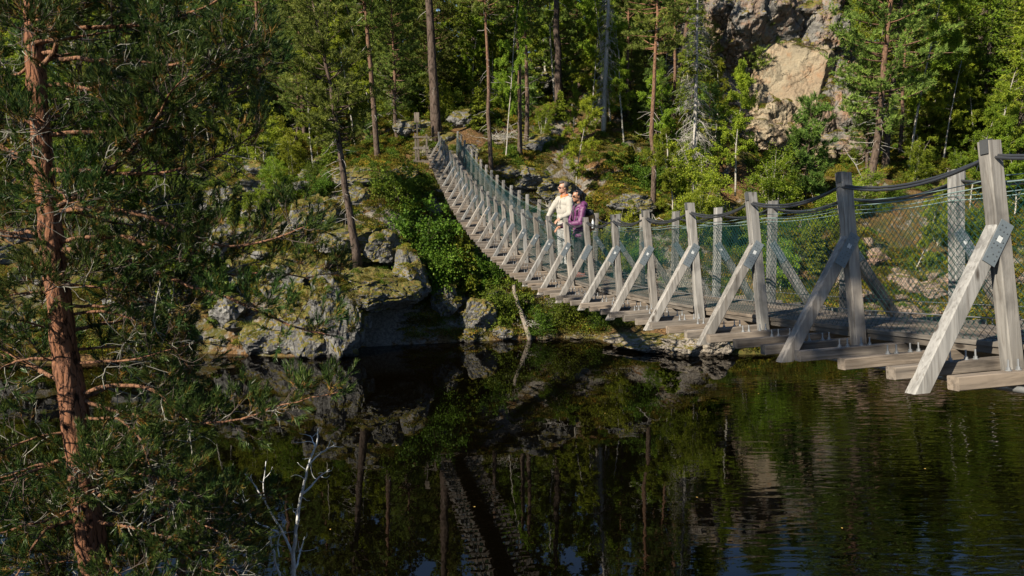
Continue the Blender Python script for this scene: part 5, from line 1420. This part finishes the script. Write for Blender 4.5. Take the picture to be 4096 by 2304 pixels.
c = MB(); chain(c, [(0.07, 0.0, 1.49), (0.045, 0.065, 1.485), (0, 0.095, 1.475), (-0.045, 0.065, 1.485), (-0.07, 0.0, 1.49), (0, -0.05, 1.50), (0.07, 0.0, 1.49)], [0.028] * 7)
chain(c, [(0, 0.10, 1.47), (0.01, 0.137, 1.36), (0.012, 0.145, 1.15)], [0.022, 0.013, 0.008])
new('collar', remeshed('collar', c, M_BLACK, 0.007, 3), WOM)
t = MB()
blob(t, (0, 0, 0.90), (0.165, 0.115, 0.10))
for sx in (-1, 1): chain(t, [(sx * 0.085, 0, 0.88), (sx * 0.09, 0.02, 0.50), (sx * 0.095, -0.008, 0.10)], [0.092, 0.066, 0.052])
new('trousers', remeshed('trousers', t, M_BLACK, 0.009, 4, 0.006, 19), WOM)
for sx in (-1, 1):
    s = MB(); chain(s, [(sx * 0.095, -0.045, 0.050), (sx * 0.10, 0.06, 0.046), (sx * 0.105, 0.15, 0.034)], [0.048, 0.044, 0.034]); s.box((sx * 0.10, 0.055, 0.011), (0.09, 0.27, 0.022)); new('shoe', remeshed('shoe', s, M_SHOEP, 0.008, 3), WOM)
hr = MB()
blob(hr, P(0, -0.036, 0.040), (0.074, 0.086, 0.086), HM); blob(hr, P(0, 0.022, 0.098), (0.052, 0.048, 0.022), HM)
for sx in (-1, 1): blob(hr, P(sx * 0.066, -0.012, 0.035), (0.010, 0.036, 0.036), HM)
blob(hr, P(0, -0.115, 0.075), (0.032, 0.032, 0.034), HM)
chain(hr, [P(0, -0.13, 0.075), P(0, -0.175, 0.03), P(0.01, -0.18, -0.08), P(0.0, -0.155, -0.19)], [0.026, 0.034, 0.032, 0.010])
new('hair', remeshed('hair', hr, M_HAIRB, 0.006, 2, 0.004, 6), WOM)
new('sunglasses', glasses(P, HM, 0.94, 0).mesh('sunglasses', M_LENS, True), WOM)
# backpack on her back, with a bottle in its side pocket
BP = empty('backpack', tuple(WOM.matrix_basis @ Vector((0, -0.2, 1.16))), WOM.rotation_euler, 0.975); tag(BP, 'ochre and black backpack worn by the woman in purple', 'backpack')
m = MB(); blob(m, (0, -0.02, -0.03), (0.15, 0.10, 0.24)); blob(m, (0, -0.05, -0.13), (0.13, 0.09, 0.12)); new('bag', remeshed('bag', m, M_OCHRE, 0.010, 5, 0.006, 3), BP)
m = MB(); blob(m, (0, 0.005, 0.15), (0.145, 0.095, 0.085)); blob(m, (0, -0.085, 0.0), (0.10, 0.05, 0.16)); new('lid', remeshed('lid', m, M_BLACK, 0.010, 4, 0.004, 5), BP)
for sx in (-1, 1):
    m = MB(); m.tube([(sx * 0.09, 0.06, 0.20), (sx * 0.10, 0.17, 0.275), (sx * 0.105, 0.315, 0.20), (sx * 0.12, 0.345, 0.02), (sx * 0.16, 0.20, -0.12), (sx * 0.13, 0.05, -0.18)], 0.019, 8); new('strap', m.mesh('strap', M_BLACK, True), BP)
WB = empty('water_bottle', tuple(WOM.matrix_basis @ Vector((-0.165, -0.215, 1.00))), WOM.rotation_euler, 0.975); tag(WB, 'small clear water bottle in the side pocket of the backpack', 'bottle')
m = MB(); m.tube([(0, 0, 0), (0, 0, 0.01), (0, 0, 0.13), (0, 0, 0.155), (0, 0, 0.17)], [0.028, 0.032, 0.032, 0.016, 0.014], 12); new('flask', m.mesh('flask', M_BOTTLE, True), WB)
m = MB(); m.tube([(0, 0, 0.171), (0, 0, 0.192)], 0.017, 12); new('cap', m.mesh('cap', M_WHITE), WB)
# ------------------------------------------------------------------ small things on the far bank
M_LOG = mat_plain('weathered_log', (0.15, 0.125, 0.10), 0.9, 0, 0.4, 6, 0.6)
def log(name, pts, r0, r1, label, mat=None, cat='log', stubs=0, seed=0, group=None):
    rg = np.random.default_rng(seed); p = np.array([at(*q) for q in pts])
    tt = np.linspace(0, 1, 12); c = np.stack([np.interp(tt * (len(p) - 1), range(len(p)), p[:, i]) for i in range(3)], 1)
    c += np.stack([fbm(c * 1.5, 5 + seed + i, 2) for i in range(3)], 1) * 0.05
    m = MB(); m.tube(c, np.linspace(r0, r1, 12), 9)
    for i in range(stubs):
        q = curve(c[int(rg.integers(2, 11))], unit(rg.normal(size=3)) + (0, 0, .3), rg.uniform(.15, .7), 4, 0, .2, rg); m.tube(q, np.linspace(0.016, 0.005, 5), 4)
    me = m.mesh(name, mat or M_LOG, True); o = new(name, me); tag(o, label, cat, group); return o
log('fallen_log', [(905, 472, 40.0), (945, 461, 40.2), (982, 455, 40.4)], 0.11, 0.08, 'grey fallen log lying across the top of the rock outcrop')
log('fallen_log', [(1238, 362, 45.6), (1300, 357, 45.8), (1395, 353, 46.2)], 0.10, 0.06, 'pale fallen log lying behind the slender pine trunks', stubs=5)
log('leaning_trunk', [(1290, 715, 36.9), (1308, 780, 36.5), (1333, 856, 35.9)], 0.085, 0.12, 'bare dead trunk leaning out of the bank down to the water', M_LOG, 'trunk')
log('fallen_log', [(1210, 330, 47.5), (1228, 345, 46.8), (1248, 352, 46.2)], 0.07, 0.05, 'short fallen log beside the path above the bridge', stubs=3, seed=3)
log('dead_branch', [(1600, 600, 39.5), (1640, 560, 39.7), (1660, 545, 39.9)], 0.035, 0.012, 'thin dead branch sticking up behind the handrail right of the couple', M_DEAD, 'branch', 6, 4)
log('bare_sapling', [(2170, 455, 43.4), (2155, 420, 43.3), (2125, 372, 43.2)], 0.03, 0.01, 'bare grey stem leaning beside the red-barked pine', M_DEAD, 'branch', 8, 6)
rg = np.random.default_rng(12)
for (px, py, d, n, w, lab) in [(1265, 345, 45.2, 70, 1.2, 'tangle of dry grey twigs around the foot of the slender pines'), (1400, 520, 41.4, 60, 1.0, 'bare grey twiggy bush behind the man'),
                               (1745, 350, 44.5, 60, 1.1, 'dry brush caught below the half dead spruce'), (1330, 815, 36.2, 30, 0.6, 'dry twigs on the bank beside the leaning dead trunk')]:
    m = MB(); c0 = at(px, py, d)
    for i in range(n):
        q = curve(c0 + rg.normal(size=3) * (w * .35, w * .35, 0.08), unit(rg.normal(size=3) * (1, 1, .35) + (0, 0, .45)), rg.uniform(.4, 1.1) * w, 5, -0.3, 0.2, rg)
        m.tube(q, np.linspace(0.012, 0.003, 6), 3, 0, False)
    stuff(tag(new('dry_brush', m.mesh('dry_brush', M_DEAD)), lab, 'brush'))
# the wooden landing and rail left of the far bridge end
LD = empty('wooden_landing', at(1062, 418, 43.6)); tag(LD, 'small weathered wooden landing with a railing left of the far bridge end', 'landing')
def lpart(name, mb, mat=None):
    o = new(name, mb.mesh(name, mat or M_DECKG), LD); o.location = -LD.location; return o
M_DECKG = mat_wood('landing_wood', (0.06, 0.053, 0.047), (0.12, 0.105, 0.09), (0.04, 0.033, 0.028), 2)
a, b_ = at(1045, 416, 43.6), at(1076, 416, 43.6); vx = unit(b_ - a); vy = np.array([0, 1.0, 0])
for px, h in ((1047, 1.75), (1054, 1.6), (1075, 1.7)):
    p = at(px, 416, 43.6); m = MB(); m.box(p + (0, 0, h / 2), (0.09, 0.09, h)); lpart('post', m)
for z, th in ((0.95, 0.14), (1.55, 0.10)):
    m = MB(); m.box((a + b_) / 2 + (0, -0.06, z), (0.85, 0.045, th)); lpart('rail', m)
for i in range(6):
    m = MB(); m.box((a + b_) / 2 + (0, 0.1 + i * 0.15, 0.30), (1.0, 0.13, 0.04)); lpart('deck_plank', m, M_DECK)
m = MB(); m.box((a + b_) / 2 + (0, 0.4, 0.12), (0.9, 0.9, 0.30)); lpart('base', m)
SG = empty('sign_board', at(1049, 312, 43.9)); tag(SG, 'small wooden board on a pole behind the landing rail', 'sign')
m = MB(); m.box((0, 0, -0.9), (0.07, 0.07, 2.2)); new('pole', m.mesh('pole', M_DECKG), SG)
m = MB(); m.box((0, -0.055, 0.35), (0.28, 0.03, 0.55)); new('board', m.mesh('board', M_DECKG), SG)
# timber crib carrying the far end of the bridge
CR = empty('timber_crib', tuple(bpt(39.0, 0, -1.0))); tag(CR, 'stack of grey timbers under the far end of the bridge deck', 'timber')
for i in range(5):
    m = MB(); f = frame(38.2 + 0.05 * i)
    for_dy = 0.0
    beam(m, (-1.15, 0, 0), (1.15, 0, 0), 0.10, 0.12); o = new('timber', m.mesh('timber', M_JOIST), CR)
    o.matrix_local = Matrix.Translation(-CR.location) @ f @ Matrix.Translation((0, 0.3 * (i % 2), -0.12 - 0.13 * i))
# leaves and flecks floating on the lake
lf = MB(); add_leaves(lf, np.zeros((1, 3)), np.array([[1.0, 0, 0]]), 0.07, 0.045, np.random.default_rng(1)); lf.v[0][:, 2] = (0.0, 0.004, 0.002, 0.006)
LEAF = lf.mesh('floating_leaf', mat_plain('yellow_leaf', (0.30, 0.20, 0.05), 0.6, 0, 0.2, 20))
for i, (px, py, where) in enumerate([(1190, 1275, 'below the bridge reflection'), (2120, 1330, 'in the rippled water at the lower right'), (1910, 990, 'below the nearest joists'), (830, 1330, 'beside the dead birch'), (1520, 1040, 'in the middle of the lake'), (2330, 1180, 'in the rippled water under the nearest brace'), (1000, 1120, 'in the dark water below the outcrop'), (1750, 1250, 'in the reflection of the trees')]):
    o = new('floating_leaf', LEAF, None, at_z(px, py, 0.006)); o.rotation_euler = (0, 0, i * 1.7); tag(o, 'tiny yellow leaf floating ' + where, 'leaf')
